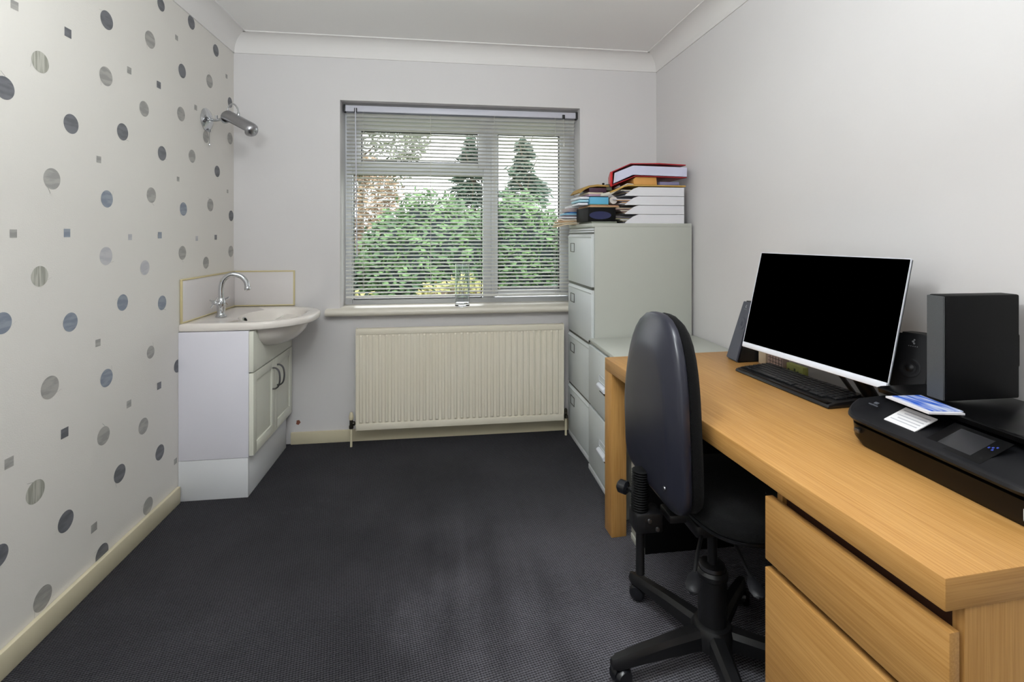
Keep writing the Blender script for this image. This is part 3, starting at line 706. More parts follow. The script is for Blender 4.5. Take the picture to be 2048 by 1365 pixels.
# mechanism, levers, column
bm = B(); box(bm, (HX-.08, HY-.06, .398), (HX+.08, HY+.06, .437), .01); obj('mechanism', bm, M['blackp'], ch)
for (a, b, c_) in (((HX-.06, HY-.05, .41), (HX-.10, HY-.10, .39), (HX-.135, HY-.15, .372)), ((HX+.02, HY-.06, .41), (HX+.01, HY-.13, .385), (HX+.0, HY-.185, .372))):
    bm = B(); tube(bm, [a, b, c_], .005, 10); lv = obj('lever', bm, M['blackp'], ch)
    d = (Vector(c_)-Vector(b)).normalized(); e = Vector(c_)+d*.05; sdv = Vector((0, 0, 1)).cross(d)
    bm = B(); rg = []
    for q, w_ in ((Vector(c_)-d*.005, .008), (Vector(c_)+d*.012, .017), (Vector(c_)+d*.035, .020), (e, .015), (e+d*.006, .006)):
        rg.append([bm.verts.new(q+sdv*w_*k+Vector((0, 0, h))) for k, h in ((-1, 0), (-.7, .004), (.7, .004), (1, 0), (.7, -.004), (-.7, -.004))])
    for a_, b_ in zip(rg, rg[1:]):
        for i in range(6): bm.faces.new([a_[i], a_[(i+1) % 6], b_[(i+1) % 6], b_[i]])
    bm.faces.new(rg[0]); bm.faces.new(rg[-1]); obj('paddle', bm, M['darkgrey'], lv, 40)
bm = B(); lathe(bm, [(.0135, .27), (.0135, .40)], (HX, HY, 0), (0, 0, 1), 24); obj('gas_lift', bm, M['darkgrey'], ch)
bm = B(); lathe(bm, [(.030, .275), (.036, .277), (.036, .288), (.025, .292), (.016, .292)], (HX, HY, 0), (0, 0, 1), 28); obj('collar', bm, M['dullchrome'], ch, label='grey steel collar')
bm = B(); lathe(bm, [(.040, .075), (.040, .25), (.044, .255), (.044, .268), (.038, .276), (.03, .276)], (HX, HY, 0), (0, 0, 1), 28); obj('column_cover', bm, M['blackp'], ch)
bm = B(); lathe(bm, [(.035, .055), (.058, .060), (.060, .10), (.050, .118), (.041, .122)], (HX, HY, 0), (0, 0, 1), 28); obj('base_hub', bm, M['blackp'], ch)
for k in range(5):
    a = 2.0046+k*1.25664; d = Vector((math.cos(a), math.sin(a), 0)); s_ = Vector((-d.y, d.x, 0)); c0 = Vector((HX, HY, 0))
    bm = B(); rg = []
    for q, w_, zt_, zb_ in ((.045, .026, .112, .062), (.15, .022, .103, .060), (.27, .018, .088, .056), (.305, .016, .082, .052), (.322, .010, .076, .056)):
        p = c0+d*q
        rg.append([bm.verts.new(p+s_*w_*x_+Vector((0, 0, z_))) for x_, z_ in ((-1, zb_), (-1, zt_-.012), (-.55, zt_), (.55, zt_), (1, zt_-.012), (1, zb_))])
    for a_, b_ in zip(rg, rg[1:]):
        for i in range(6): bm.faces.new([a_[i], a_[(i+1) % 6], b_[(i+1) % 6], b_[i]])
    bm.faces.new(rg[0]); bm.faces.new(rg[-1]); leg = obj('base_arm', bm, M['blackp'], ch, 35)
    ct = c0+d*.305; ha = a+PI*.5+(.5, .15, -.6, .9, .3)[k]; hd = Vector((math.cos(ha), math.sin(ha), 0)); ho = Vector((-hd.y, hd.x, 0))
    wc = ct+ho*.012; wc.z = .026
    bm = B()
    for sg in (-1, 1): lathe(bm, [(.012, 0), (.024, .001), (.026, .005), (.026, .013), (.022, .020), (.010, .023), (0, .0235)], wc+hd*sg*.004, hd*sg, 24)
    tube(bm, [(ct.x, ct.y, .035), (ct.x, ct.y, .060)], .008, 10)
    # hood over the twin wheels
    pr2 = [wc+ho*(-.029*math.cos(t_*PI/8))+Vector((0, 0, .029*math.sin(t_*PI/8))) for t_ in range(0, 9)]
    A_ = [bm.verts.new(p-hd*.010) for p in pr2]; B_ = [bm.verts.new(p+hd*.010) for p in pr2]
    for i in range(8): bm.faces.new([A_[i], A_[i+1], B_[i+1], B_[i]])
    obj('castor', bm, M['castor'], leg, 40)

# ------------------------------------------------------------------ monitor
mw, mh, ma, mt = .54, .36, .13, .243
mo = thing('computer_monitor', 'black-screened monitor with white lower bezel standing on the oak desk', 'monitor', (1.132, 1.432, .7305), ma)
# local: x away from the chair, y along the screen, z up; the screen leans back by mt about its bottom edge
def lean(bm, z0=.105):
    bmesh.ops.rotate(bm, verts=bm.verts, cent=(0, 0, z0), matrix=Matrix.Rotation(mt, 3, 'Y'))
    return bm
zb = .105
bm = B(); box(bm, (.002, -mw/2, zb+.012), (.010, mw/2, zb+mh), .001); box(bm, (.0095, -.19, zb+.03), (.035, .19, zb+.24), .006); obj('housing', lean(bm), M['blackp'], mo)
bm = B(); box(bm, (.0, -mw/2+.001, zb+.018), (.0018, mw/2-.001, zb+mh-.001)); obj('screen', lean(bm), M['screen'], mo, 0)
bm = B(); box(bm, (-.004, -mw/2, zb), (.012, mw/2, zb+.019), .003); obj('lower_bezel', lean(bm), M['white'], mo, label='glossy white lower bezel')
bm = B(); box(bm, (-.0005, mw/2, zb+.016), (.004, mw/2+.0015, zb+mh)); box(bm, (-.0005, -mw/2-.0015, zb+.016), (.004, -mw/2, zb+mh)); box(bm, (-.0005, -mw/2-.0015, zb+mh), (.004, mw/2+.0015, zb+mh+.002)); obj('edge_trim', lean(bm), M['white'], mo, label='thin white rim')
bm = B(); tube(bm, [(.07, -.10, .19), (.10, -.10, .10), (.168, -.10, .010)], [.020, .020, .020], 14); obj('stand_neck', bm, M['blackp'], mo)
bm = B(); box(bm, (.152, -.15, .0006), (.190, .10, .010), .004); obj('stand_foot', bm, M['blackp'], mo)
bm = B(); tube(bm, [(.06, -.02, .16), (.10, -.035, .09), (.160, -.045, .01)], .007, 10); obj('stand_strut', bm, M['dullchrome'], mo, label='steel stand strut')

# ------------------------------------------------------------------ keyboard
ka = math.atan2(1.131-1.10, 1.75-1.327)
kb = thing('keyboard', 'black computer keyboard lying on the desk below the monitor', 'keyboard', (1.126, 1.320, .7302), ka)
KL, KW = .425, .150
bm = B(); prism(bm, [(0, .004), (.004, .0), (KW-.004, .0), (KW, .006), (KW, .020), (KW-.006, .024), (.03, .016), (.006, .012)], 0, KL, 'y', bev=.002); obj('body', bm, M['blackp'], kb)
bm = B()
for r_ in range(6):
    x = .030+r_*.0187; z = .0165+r_*.0014
    ks = [.018]*23
    if r_ == 0: ks = [.022, .018, .020, .10, .020, .018, .018, .022, 0, .018, .018, .018, 0, .036, .018]
    y = KL-.012
    for q in ks:
        if q == 0: y -= .008; continue
        if y-q < .01: break
        box(bm, (x, y-q+.0012, z), (x+.0172, y-.0012, z+.0055), .0012, seg=1); y -= q
obj('keys', bm, mat('key_plastic', (28, 29, 32), .35), kb, 30)
bm = B(); box(bm, (.006, .01, .0120), (.026, KL-.01, .0165), .001); obj('palm_edge', bm, M['gloss'], kb)

# ------------------------------------------------------------------ speakers
def speaker(loc, rz, lab, cone):
    t = thing('desktop_speaker', lab, 'speaker', loc, rz, None)
    hh = .245
    def P(x, y, z): return (x, y, z)
    bw, tw = (.042, .032) if not cone else (.048, .041)
    bm = B()
    lo_ = [(0, -bw), (.10, -bw*.8), (.12, 0), (.10, bw*.8), (0, bw)]; hi_ = [(.075, -tw), (.115, -tw*.8), (.125, 0), (.115, tw*.8), (.075, tw)]
    A_ = [bm.verts.new((x, y, 0)) for x, y in lo_]; B_ = [bm.verts.new((x, y, hh)) for x, y in hi_]
    for i in range(5): bm.faces.new([A_[i], A_[(i+1) % 5], B_[(i+1) % 5], B_[i]])
    bm.faces.new(A_); bm.faces.new(B_)
    bmesh.ops.bevel(bm, geom=list(bm.edges), offset=.004, segments=2, affect='EDGES'); obj('cabinet', bm, M['blackp'], t)
    n = Vector((-hh, 0, .075)).normalized()
    bm = B(); q = []
    for f_, w_ in ((.02, bw-.002), (.985, tw-.001)):
        c_ = Vector((.075*f_, 0, hh*f_)); q.append((c_, w_))
    vs_ = [q[0][0]+Vector((0, -q[0][1], 0)), q[0][0]+Vector((0, q[0][1], 0)), q[1][0]+Vector((0, q[1][1], 0)), q[1][0]+Vector((0, -q[1][1], 0))]
    a_ = [bm.verts.new(v) for v in vs_]; b_ = [bm.verts.new(v+n*.007) for v in vs_]
    bm.faces.new(a_); bm.faces.new(b_[::-1])
    for i in range(4): bm.faces.new([a_[i], b_[i], b_[(i+1) % 4], a_[(i+1) % 4]])
    bmesh.ops.bevel(bm, geom=list(bm.edges), offset=.002, segments=2, affect='EDGES')
    obj('front_grille', bm, M['speaker'] if not cone else M['darkgrey'], t, label='smooth front with sky reflection painted in grey' if not cone else 'black front')  # same front on both speakers; the grey copy has sky reflection in its colour
    c1 = Vector((.075*.62, 0, hh*.62))+n*.0072
    bm = B(); lathe(bm, [(.026, 0), (.027, .0015), (.023, .002), (.012, -.001), (.006, .003), (0, .004)], c1, n, 28, cap=False)
    obj('cone', bm, M['darkgrey'] if cone else M['speaker'], t)
    # round logo mark near the top of the front
    c2 = Vector((.075*.90, 0, hh*.90))+n*.0073; upv = Vector((.075, 0, hh)).normalized()
    bm = B()
    for k, (dy, dz, rr_) in enumerate(((-.001, .007, .0022), (.0015, .002, .003), (-.0015, -.003, .0025))):
        lathe(bm, [(0, .0004), (rr_, .0004), (rr_, 0)], c2+Vector((0, dy, 0))+upv*dz, n, 10)
    for k in range(5): 
        p = c2+Vector((0, -.010+k*.005, 0))-upv*.011; lathe(bm, [(0, .0004), (.0012, .0004), (.0012, 0)], p, n, 6)
    obj('logo', bm, mat('pale_mark', (150, 152, 156), .5), t)
    return t
speaker((1.178, 1.896, .7302), -.05, 'desktop speaker with painted sky sheen at the far end of the desk, behind the monitor', False)
speaker((1.228, 1.180, .7302), .30, 'black desktop speaker between the monitor and the printer', True)

# ------------------------------------------------------------------ printer
pt = thing('printer', 'black flatbed inkjet printer with touch screen on the near end of the desk', 'printer', (1.0, .686, .7302))
PL, PD_ = .445, .345
def rrect(x0, x1, y0, y1, rf, rb, n=8):
    pts = []
    for cx, cy, a0, r_ in ((x0+rf, y0+rf, PI, rf), (x1-rb, y0+rb, 1.5*PI, rb), (x1-rb, y1-rb, 0, rb), (x0+rf, y1-rf, .5*PI, rf)):
        for i in range(n+1):
            a = a0+(PI/2)*i/n; pts.append((cx+r_*math.cos(a), cy+r_*math.sin(a)))
    return pts
def loft(layers):
    bm = B(); R_ = []
    for pts, zf in layers: R_.append([bm.verts.new((x, y, zf(x) if callable(zf) else zf)) for x, y in pts])
    n = len(R_[0])
    for a, b in zip(R_, R_[1:]):
        for i in range(n): bm.faces.new([a[i], a[(i+1) % n], b[(i+1) % n], b[i]])
    bm.faces.new(R_[0]); bm.faces.new(R_[-1]); return bm
obj('lower_body', loft([(rrect(.018, PD_, .03, PL-.03, .03, .02), 0), (rrect(.008, PD_, .012, PL-.012, .04, .02), .02), (rrect(.004, PD_, .006, PL-.006, .05, .02), .052), (rrect(.012, PD_-.004, .012, PL-.012, .05, .02), .056)]), M['gloss'], pt, 30)
zt_ = lambda x: min(.118, .078+max(0, x)*.42)
obj('upper_body', loft([(rrect(.0, PD_, .002, PL-.002, .055, .02), .060), (rrect(-.012, PD_, -.002, PL+.002, .065, .02), lambda x: zt_(x)-.008), (rrect(-.010, PD_-.002, .0, PL, .065, .02), lambda x: zt_(x)-.002), (rrect(-.006, PD_-.005, .004, PL-.004, .06, .02), zt_)]), M['darkgrey'], pt, 30, label='dark grey sloping control panel')
bm = loft([(rrect(.098, PD_-.004, .006, PL-.006, .012, .018), .1175), (rrect(.096, PD_-.003, .004, PL-.004, .012, .018), .128), (rrect(.100, PD_-.006, .008, PL-.008, .012, .016), .131)]); obj('lid', bm, M['gloss'], pt, 40, label='glossy black scanner lid')
def onpanel(x, y, h=0): return Vector((x, y, zt_(x)+h))
def patch(x0, x1, y0, y1, h, mi=0, bm=None):
    bm = bm or B(); a = [bm.verts.new(onpanel(x, y, -.001)) for x, y in ((x0, y0), (x1, y0), (x1, y1), (x0, y1))]; b = [bm.verts.new(onpanel(x, y, h)) for x, y in ((x0, y0), (x1, y0), (x1, y1), (x0, y1))]
    bm.faces.new(a); bm.faces.new(b[::-1])
    for i in range(4): bm.faces.new([a[i], b[i], b[(i+1) % 4], a[(i+1) % 4]])
    return bm
tsn = obj('touch_screen', patch(.008, .086, .120, .232, .0012), M['gloss'], pt, 0, label='glossy touch screen panel')
obj('display', patch(.018, .076, .145, .210, .0018), col('display_grey', 38, 38, 41, .25), tsn, 0)
bm = B()
for dx, dy in ((0, 0), (.006, .003), (.003, .008), (.010, -.002)): patch(.050+dx, .0535+dx, .131+dy, .134+dy, .002, bm=bm)
obj('home_icon', bm, col('blue_icon', 40, 60, 150), tsn, 0)
bm = patch(.020, .078, .262, .338, .0012); lb = obj('paper_label', bm, col('label_paper', 226, 224, 226), pt, 0, label='white printed sticker')
bm = B()
for i in range(5): patch(.030+i*.009, .0325+i*.009, .268, .332-.01*(i % 2), .0016, bm=bm)
obj('label_text', bm, col('label_print_grey', 176, 176, 182), lb, 0)
bm = B(); patch(.055, .061, .392, .402, .0009, bm=bm); patch(.048, .050, .385, .410, .0009, bm=bm); obj('power_mark', bm, col('panel_mark', 74, 76, 84), pt, 0)
# small square badge on the front face, right-hand end
bm = B()
for a, b in (((.0, .0), (.034, .0012)), ((.0, .0208), (.034, .022)), ((.0, 0), (.0012, .022)), ((.0328, 0), (.034, .022))):
    box(bm, (.0015, .010+a[0], .018+a[1]), (.006, .010+b[0], .018+b[1]))
obj('badge', bm, M['white'], pt, 0, label='thin white outlined badge')
bm = B(); box(bm, (-.004, PL-.06, .034), (.01, PL-.045, .046), .003); obj('tray_catch', bm, M['dullchrome'], pt)

# papers on printer lid and tall box
lidz = .7302+.1312
bm = B()
def sheet(bm, pts, z, t=.0012, mi=0):
    a = [bm.verts.new((x, y, z)) for x, y in pts]; b = [bm.verts.new((x, y, z+t)) for x, y in pts]
    f = bm.faces.new(a); f.material_index = mi; f = bm.faces.new(b[::-1]); f.material_index = mi
    for i in range(len(pts)):
        f = bm.faces.new([a[i], b[i], b[(i+1) % len(pts)], a[(i+1) % len(pts)]]); f.material_index = mi
sheet(bm, [(1.040, 1.040), (1.035, .930), (1.108, .915), (1.118, 1.035)], lidz, .004)
solo('booklet', bm, [col('booklet_white', 222, 220, 224, .4)], 'white booklet with red edge lying on the printer under the blue card', 'booklet', (1.08, .98, lidz))
bm = B(); sheet(bm, [(1.052, 1.034), (1.048, .935), (1.112, .922), (1.124, 1.030)], lidz+.0045, .0015)
def bluecard():
    m = bpy.data.materials.new('blue_streaked_print'); m.use_nodes = True; nt = m.node_tree; b = nt.nodes['Principled BSDF']
    tc = nt.nodes.new('ShaderNodeTexCoord'); mp = nt.nodes.new('ShaderNodeMapping'); mp.inputs['Scale'].default_value = (60, 12, 10); mp.inputs['Rotation'].default_value = (0, 0, .5)
    n = nt.nodes.new('ShaderNodeTexNoise'); n.inputs['Scale'].default_value = 1; nt.links.new(tc.outputs['Object'], mp.inputs[0]); nt.links.new(mp.outputs[0], n.inputs['Vector'])
    r = nt.nodes.new('ShaderNodeValToRGB'); e = r.color_ramp.elements; e[0].position = .4; e[0].color = srgb(50, 100, 205); e[1].position = .62; e[1].color = srgb(205, 215, 240)
    nt.links.new(n.outputs['Fac'], r.inputs[0]); nt.links.new(r.outputs[0], b.inputs['Base Color']); b.inputs['Roughness'].default_value = .2
    return m
o = solo('photo_card', bm, bluecard(), 'glossy blue and white printed card on the printer beside the tall box', 'card', (1.085, .98, lidz+.0045))
sb = thing('subwoofer', 'tall slim black box with grey mesh front standing on the printer', 'speaker', (1.127, .978, lidz+.0062))
bm = B(); box(bm, (.006, 0, 0), (.205, .041, .244), .004); obj('cabinet', bm, M['blackm'], sb)
bm = B(); box(bm, (0, .001, .002), (.0062, .040, .242), .002); obj('mesh_front', bm, M['mesh'], sb, label='grey mesh front')
bm = B(); box(bm, (.2045, .006, .07), (.216, .035, .15), .005); obj('rear_bulge', bm, M['blackm'], sb)

# desk clutter behind the keyboard
bm = B(); box(bm, (1.262, 1.800, .7302), (1.288, 1.846, .785), .002); solo('cardboard_box', bm, col('cream_card', 206, 190, 165), 'small cream cardboard box beside the far speaker, behind the monitor', 'box', (1.275, 1.823, .7302))
bm = B(); box(bm, (1.266, 1.705, .7302), (1.292, 1.795, .782), .001)
for i in range(5): box(bm, (1.2652, 1.71+i*.017, .736), (1.266, 1.7115+i*.017, .780), mi=1)
for i in range(3): box(bm, (1.2652, 1.71, .742+i*.014), (1.266, 1.79, .7435+i*.014), mi=1)
solo('patterned_box', bm, [col('dusty_pink_card', 190, 165, 155), col('print_dark', 50, 44, 44)], 'pinkish box with dark line print beneath the far half of the monitor', 'box', (1.28, 1.75, .7302))
bm = B(); box(bm, (1.270, 1.605, .7302), (1.292, 1.69, .772), .001)
for i in range(5): box(bm, (1.2692, 1.61+i*.016, .736+.007*(i % 3)), (1.270, 1.618+i*.016, .746+.007*(i % 3)), mi=1)
solo('yellow_packet', bm, [col('lime_yellow_card', 160, 162, 84), col('packet_print', 60, 70, 40)], 'lime yellow printed packet beneath the middle of the monitor', 'packet', (1.28, 1.65, .7302))
bm = B(); box(bm, (-.008, -.035, 0), (.008, .035, .018), .003); o = solo('usb_hub', bm, M['white'], 'small white plastic hub between the keyboard and the yellow packet', 'hub', (0, 0, 0)); o.location = (1.2595, 1.632, .7302)
bm = B(); sheet(bm, [(-.012, -.045), (.016, -.045), (.016, .045), (-.012, .045)], 0, .004); o = solo('notepaper', bm, col('note_cream', 205, 192, 182), 'cream strip of paper on the desk behind the keyboard', 'paper', (0, 0, 0)); o.location = (1.282, 1.552, .7302)
for i, (dx, lab) in enumerate(((0, 'white cable looped on the desk by the near end of the monitor'), (.012, 'grey cable lying beside the white one by the monitor'))):
    bm = B(); tube(bm, bez([(1.300+dx, 1.36, .7345), (1.275+dx, 1.31, .736), (1.285+dx, 1.265, .7345), (1.325+dx, 1.235, .7345)], 8), .0028, 8)
    solo('cable', bm, M['white'] if i == 0 else col('grey_cable', 110, 110, 114), lab, 'cable', (1.30+dx, 1.3, .7317))

# ------------------------------------------------------------------ things on the tall filing cabinet
CT = 1.3202
TY0, TY1 = 2.575, 2.815
traym = mat('letter_tray_white', (224, 223, 228), .4)
paperc = [('grey and navy papers', (112, 112, 130)), ('peach and tan papers', (206, 160, 118)), ('maroon and grey papers', (120, 92, 92)), ('olive and cream papers', (150, 142, 112))]
place = ['topmost of the stack of four', 'second from the top of the stack', 'third from the top of the stack', 'bottom of the stack of four']
for k in range(4):
    z0 = CT+.0505*(3-k); z1 = z0+.0495
    tr = thing('letter_tray', 'white plastic letter tray on the tall filing cabinet, '+place[k], 'letter tray', (1.14, 2.69, z0), 0, 'stacked letter trays', world=True)
    bm = B()
    side = [(.965, z0), (1.3115, z0), (1.3115, z1-.0015), (1.045, z1-.0015), (1.018, z1-.010), (.975, z0+.010)]
    prism(bm, side, TY0, TY0+.004, 'y'); prism(bm, side, TY1-.004, TY1, 'y')
    box(bm, (.972, TY0+.004, z0+.001), (1.309, TY1-.004, z0+.004)); box(bm, (1.308, TY0+.003, z0), (1.3115, TY1-.003, z1-.002))
    obj('tray_body', bm, traym, tr, 0)
    # papers lying in the tray, sticking out at the open side
    nm, c_ = paperc[k]
    for j in range(5):
        bm = B(); zz = z0+.0055+j*.0058; ex = (.955 if k else 1.0)-.010*j+rs.uniform(-.012, .012); y0 = TY0+.008+rs.uniform(0, .006); y1 = TY1-.012
        cc = [tuple(max(0, min(255, x+d_)) for x in c_) for d_ in (0,)][0] if j % 2 else [(214, 206, 190), (205, 205, 215), (196, 176, 150), (88, 84, 96)][(k+j) % 4]
        pts = [(ex, zz), (ex+.08, zz), (1.29, zz), (1.29, zz+.0045), (ex+.08, zz+.0045), (ex, zz+.0045)]
        prism(bm, pts, y0, y1, 'y')
        tone = ['dark', 'pale', 'creamy', 'grey', 'tan'][j]
        solo('paper_sheaf', bm, col('sheaf_%d_%d' % cc[:2], *cc), 'sheaf of papers, %s, in the %s white letter tray' % (['lowest layer', 'second layer up', 'middle layer', 'second layer from the top', 'uppermost layer'][j], ['topmost', 'second highest', 'second lowest', 'bottom'][k]), 'paper', (1.12, 2.69, zz), 'papers in the letter trays')
TZ = CT+.202
# yellow folder draped over the trays
bm = B(); prism(bm, [(.885, TZ-.036), (.925, TZ-.022), (.965, TZ-.002), (.992, TZ+.004), (1.322, TZ+.003), (1.322, TZ+.010), (.990, TZ+.011), (.960, TZ+.005), (.92, TZ-.014), (.885, TZ-.028)], TY0+.002, TY1, 'y')
solo('card_folder', bm, col('mustard_card', 196, 158, 82), 'mustard card folder draped over the top letter tray', 'folder', (1.1, 2.69, TZ))
bm = B(); prism(bm, [(1.02, TZ+.0115), (1.155, TZ+.0115), (1.150, TZ+.054), (1.030, TZ+.054), (1.018, TZ+.04)], TY0+.004, TY1-.02, 'y', bev=.002)
solo('orange_wallet', bm, col('orange_card', 214, 156, 84), 'orange card wallet between the red binder and the letter trays', 'folder', (1.08, 2.69, TZ+.0115))
bm = B(); box(bm, (1.172, TY0+.006, TZ+.0115), (1.285, TY1-.02, TZ+.029), .001); solo('notebook', bm, col('lilac_grey_cover', 130, 125, 158), 'lilac-grey notebook beside the orange wallet under the red binder', 'notebook', (1.23, 2.69, TZ+.0115))
def skew(bm):   # the covers are pushed out of square by the heap
    for v in bm.verts: v.co.x += .30*(v.co.y-(TY0-.01))*max(0, min(1, (1.32-v.co.x)/.44))
    return bm
# red lever-arch binder
rb = thing('ring_binder', 'red lever-arch binder bent open on top of the letter trays', 'binder', (1.12, 2.69, TZ+.055), world=True)
red = mat('binder_red', (176, 22, 34), .35); Z0 = TZ+.055
ya, yb = TY0-.01, TY1+.02
bm = B(); prism(bm, [(.886, Z0-.050), (1.022, Z0+.004), (1.322, Z0+.0), (1.322, Z0-.003), (1.022, Z0+.001), (.886, Z0-.055)], ya, yb, 'y'); obj('lower_cover', skew(bm), red, rb, 0)
bm = B(); prism(bm, [(.882, Z0+.022), (.996, Z0+.072), (1.160, Z0+.076), (1.316, Z0+.070), (1.316, Z0+.065), (1.16, Z0+.071), (.996, Z0+.068), (.882, Z0+.017)], ya, yb, 'y'); obj('upper_cover', skew(bm), red, rb, 0)
bm = B(); prism(bm, [(.880, Z0-.056), (.892, Z0-.056), (.894, Z0+.022), (.878, Z0+.022)], ya-.003, yb, 'y', bev=.002); obj('spine', skew(bm), mat('binder_red_spine', (196, 24, 32), .35), rb)
bm = B(); prism(bm, [(.898, Z0-.040), (1.01, Z0+.010), (1.325, Z0+.004), (1.325, Z0+.055), (1.01, Z0+.060), (.905, Z0+.018)], ya+.004, yb-.012, 'y'); pg = obj('pages', skew(bm), mat('lilac_white_pages', (206, 206, 228), .7, bump=.3, bscale=400), rb, 0)
bm = B(); tube(bm, [(.905, ya-.001, Z0-.035), (.905, ya-.001, Z0+.012)], .002, 8); obj('spine_lining', bm, M['pap'], rb)

def slabthing(name, lab, cat, x0, x1, y0, y1, z0, z1, c_, bev=.002, rot=0, rough=.6, grp=None):
    bm = B(); box(bm, (x0, y0, z0), (x1, y1, z1), bev)
    cx, cy = (x0+x1)/2, (y0+y1)/2
    bmesh.ops.translate(bm, verts=bm.verts, vec=(-cx, -cy, -z0))
    o = obj(name, bm, c_ if not isinstance(c_, tuple) else col('c_%d_%d_%d' % c_, *c_, rough)); o.location = (cx, cy, z0); o.rotation_euler = (0, 0, rot)
    return tag(o, lab, cat, grp)
# left-hand pile, from the bottom up
slabthing('document_wallet', 'thin grey wallet at the bottom of the left pile on the tall cabinet', 'folder', .785, .93, 2.60, 2.86, CT, CT+.010, (122, 126, 112))
bx = thing('storage_box', 'black box file with dark blue oval label in the left pile on the tall cabinet', 'box file', (.845, 2.72, CT+.0103), world=True)
bm = B(); box(bm, (.765, 2.60, CT+.0103), (.925, 2.84, CT+.088), .004); obj('body', bm, M['blackm'], bx)
bm = B()
pts = [(.835+.062*math.cos(a*PI/16), CT+.044+.022*math.sin(a*PI/16)) for a in range(32)]; prism(bm, pts, 2.5985, 2.6, 'y'); obj('oval_label', bm, col('navy_label', 24, 32, 78, .3), bx, 0)
z = CT+.0885
slabthing('card_folder', 'thin tan card folder lying on the black box file', 'folder', .775, .945, 2.60, 2.84, z, z+.006, (200, 166, 124)); 
slabthing('card_folder', 'pinkish card folder directly under the blue box', 'folder', .778, .94, 2.603, 2.835, z+.0063, z+.012, (190, 140, 112), rot=.02)
bl2 = slabthing('carton', 'light blue printed box in the left pile on the tall cabinet', 'box', .778, .882, 2.60, 2.78, z+.0165, z+.056, (96, 176, 212), rough=.35)
slabthing('slim_case', 'thin olive case just under the light blue box', 'case', .777, .884, 2.601, 2.79, z+.0123, z+.0162, (120, 130, 96))
slabthing('slim_case', 'dark slim case lying on the light blue box', 'case', .778, .883, 2.602, 2.78, z+.0563, z+.0610, (58, 62, 70))
for i in range(3):
    slabthing('envelope', 'white envelope poking left beside the light blue box, '+['lowest', 'middle', 'highest'][i]+' of three', 'envelope', .722, .776, 2.62, 2.80, z+.0126+i*.017, z+.0246+i*.017, [(226, 228, 236), (168, 214, 230), (236, 238, 244)][i], rot=-.06+.05*i, grp='envelopes beside the blue box')
zz = z+.0613
slabthing('notebook', 'lilac notebook lying above the light blue box', 'notebook', .77, .842, 2.60, 2.78, zz, zz+.010, (176, 146, 168))
slabthing('notebook', 'cream notebook between the lilac one and the purple book', 'notebook', .765, .85, 2.602, 2.79, zz+.0103, zz+.021, (212, 196, 176), rot=.03)
slabthing('book', 'dark purple book near the top of the left pile', 'book', .772, .87, 2.598, 2.79, zz+.0213, zz+.045, (62, 26, 50), rough=.4)
zt2 = zz+.0453
bm = B(); prism(bm, [(.722, zt2-.030), (.745, zt2-.012), (.775, zt2+.002), (.82, zt2+.008), (.885, zt2+.007), (.885, zt2+.014), (.82, zt2+.019), (.770, zt2+.012), (.738, zt2-.002), (.715, zt2-.026)], 2.60, 2.80, 'y')
solo('card_folder', bm, col('olive_mustard_card', 170, 136, 72), 'curled olive-mustard folder topping the left pile', 'folder', (.80, 2.70, zt2), smooth=50)
bm = B(); prism(bm, [(.868, zt2-.012), (.905, zt2-.012), (.905, zt2+.022), (.876, zt2+.022)], 2.61, 2.78, 'y'); solo('file_block', bm, col('dark_olive_card', 92, 94, 78), 'dark olive file beside the red binder spine', 'file', (.887, 2.70, zt2-.012))
bm = B(); lathe(bm, [(.004, 0), (.007, .003), (.007, .010), (0, .012)], (.872, 2.66, zt2+.0225), (0, 0, 1), 12); solo('stapler_knob', bm, M['blackm'], 'tiny black knob standing beside the red binder', 'knob', (.872, 2.66, zt2+.0225))
# rolled paper and loose sheets bridging to the trays
bm = B(); tube(bm, [(.911, 2.60, CT+.128), (.911, 2.80, CT+.128)], .021, 24); solo('paper_roll', bm, col('pale_roll', 205, 198, 192), 'pale paper roll lying end-on between the left pile and the trays', 'roll', (.911, 2.70, CT+.107))
bm = B(); prism(bm, [(.835, zz+.000), (.90, zz+.012), (.985, TZ+.0015+.012), (1.02, TZ+.012), (1.02, TZ+.016), (.985, TZ+.019), (.89, zz+.024), (.835, zz+.012)], 2.585, 2.60, 'y'); solo('envelope', bm, col('off_white_paper', 216, 212, 200), 'off-white envelope sloping from the left pile up to the trays', 'envelope', (.93, 2.59, zz))
# sheets sticking out past the cabinet front
cl = [((222, 200, 164), 'tan'), ((228, 212, 184), 'cream'), ((214, 178, 138), 'peach'), ((236, 222, 204), 'pale cream')]
for i, (c_, nm) in enumerate(cl):
    bm = B(); z0 = CT+.0+i*.0085; x0 = .635+.012*i+rs.uniform(0, .02)
    prism(bm, [(x0, z0-.018+.006*i), (.70, z0-.004), (.79 if i else .78, z0+.001), (.79 if i else .78, z0+.006), (.70, z0+.003), (x0, z0-.010+.006*i)], 2.87, 3.0, 'y')
    solo('loose_sheets', bm, col('sheets_%d' % i, *c_), '%s sheets hanging over the front edge of the tall cabinet' % nm, 'paper', (.75, 2.93, z0))
dat = [(.655, .775, .036, .046, (232, 232, 240), 'white', 'envelope'), (.67, .76, .0465, .0565, (120, 112, 120), 'grey-brown', 'leaflet'), (.668, .765, .057, .066, (150, 205, 232), 'pale blue', 'leaflet'), (.70, .755, .0665, .0745, (50, 120, 190), 'bright blue', 'leaflet'), (.688, .76, .075, .098, (176, 160, 160), 'mauve', 'notepad'), (.70, .78, .0985, .112, (226, 228, 232), 'pearl', 'envelope')]
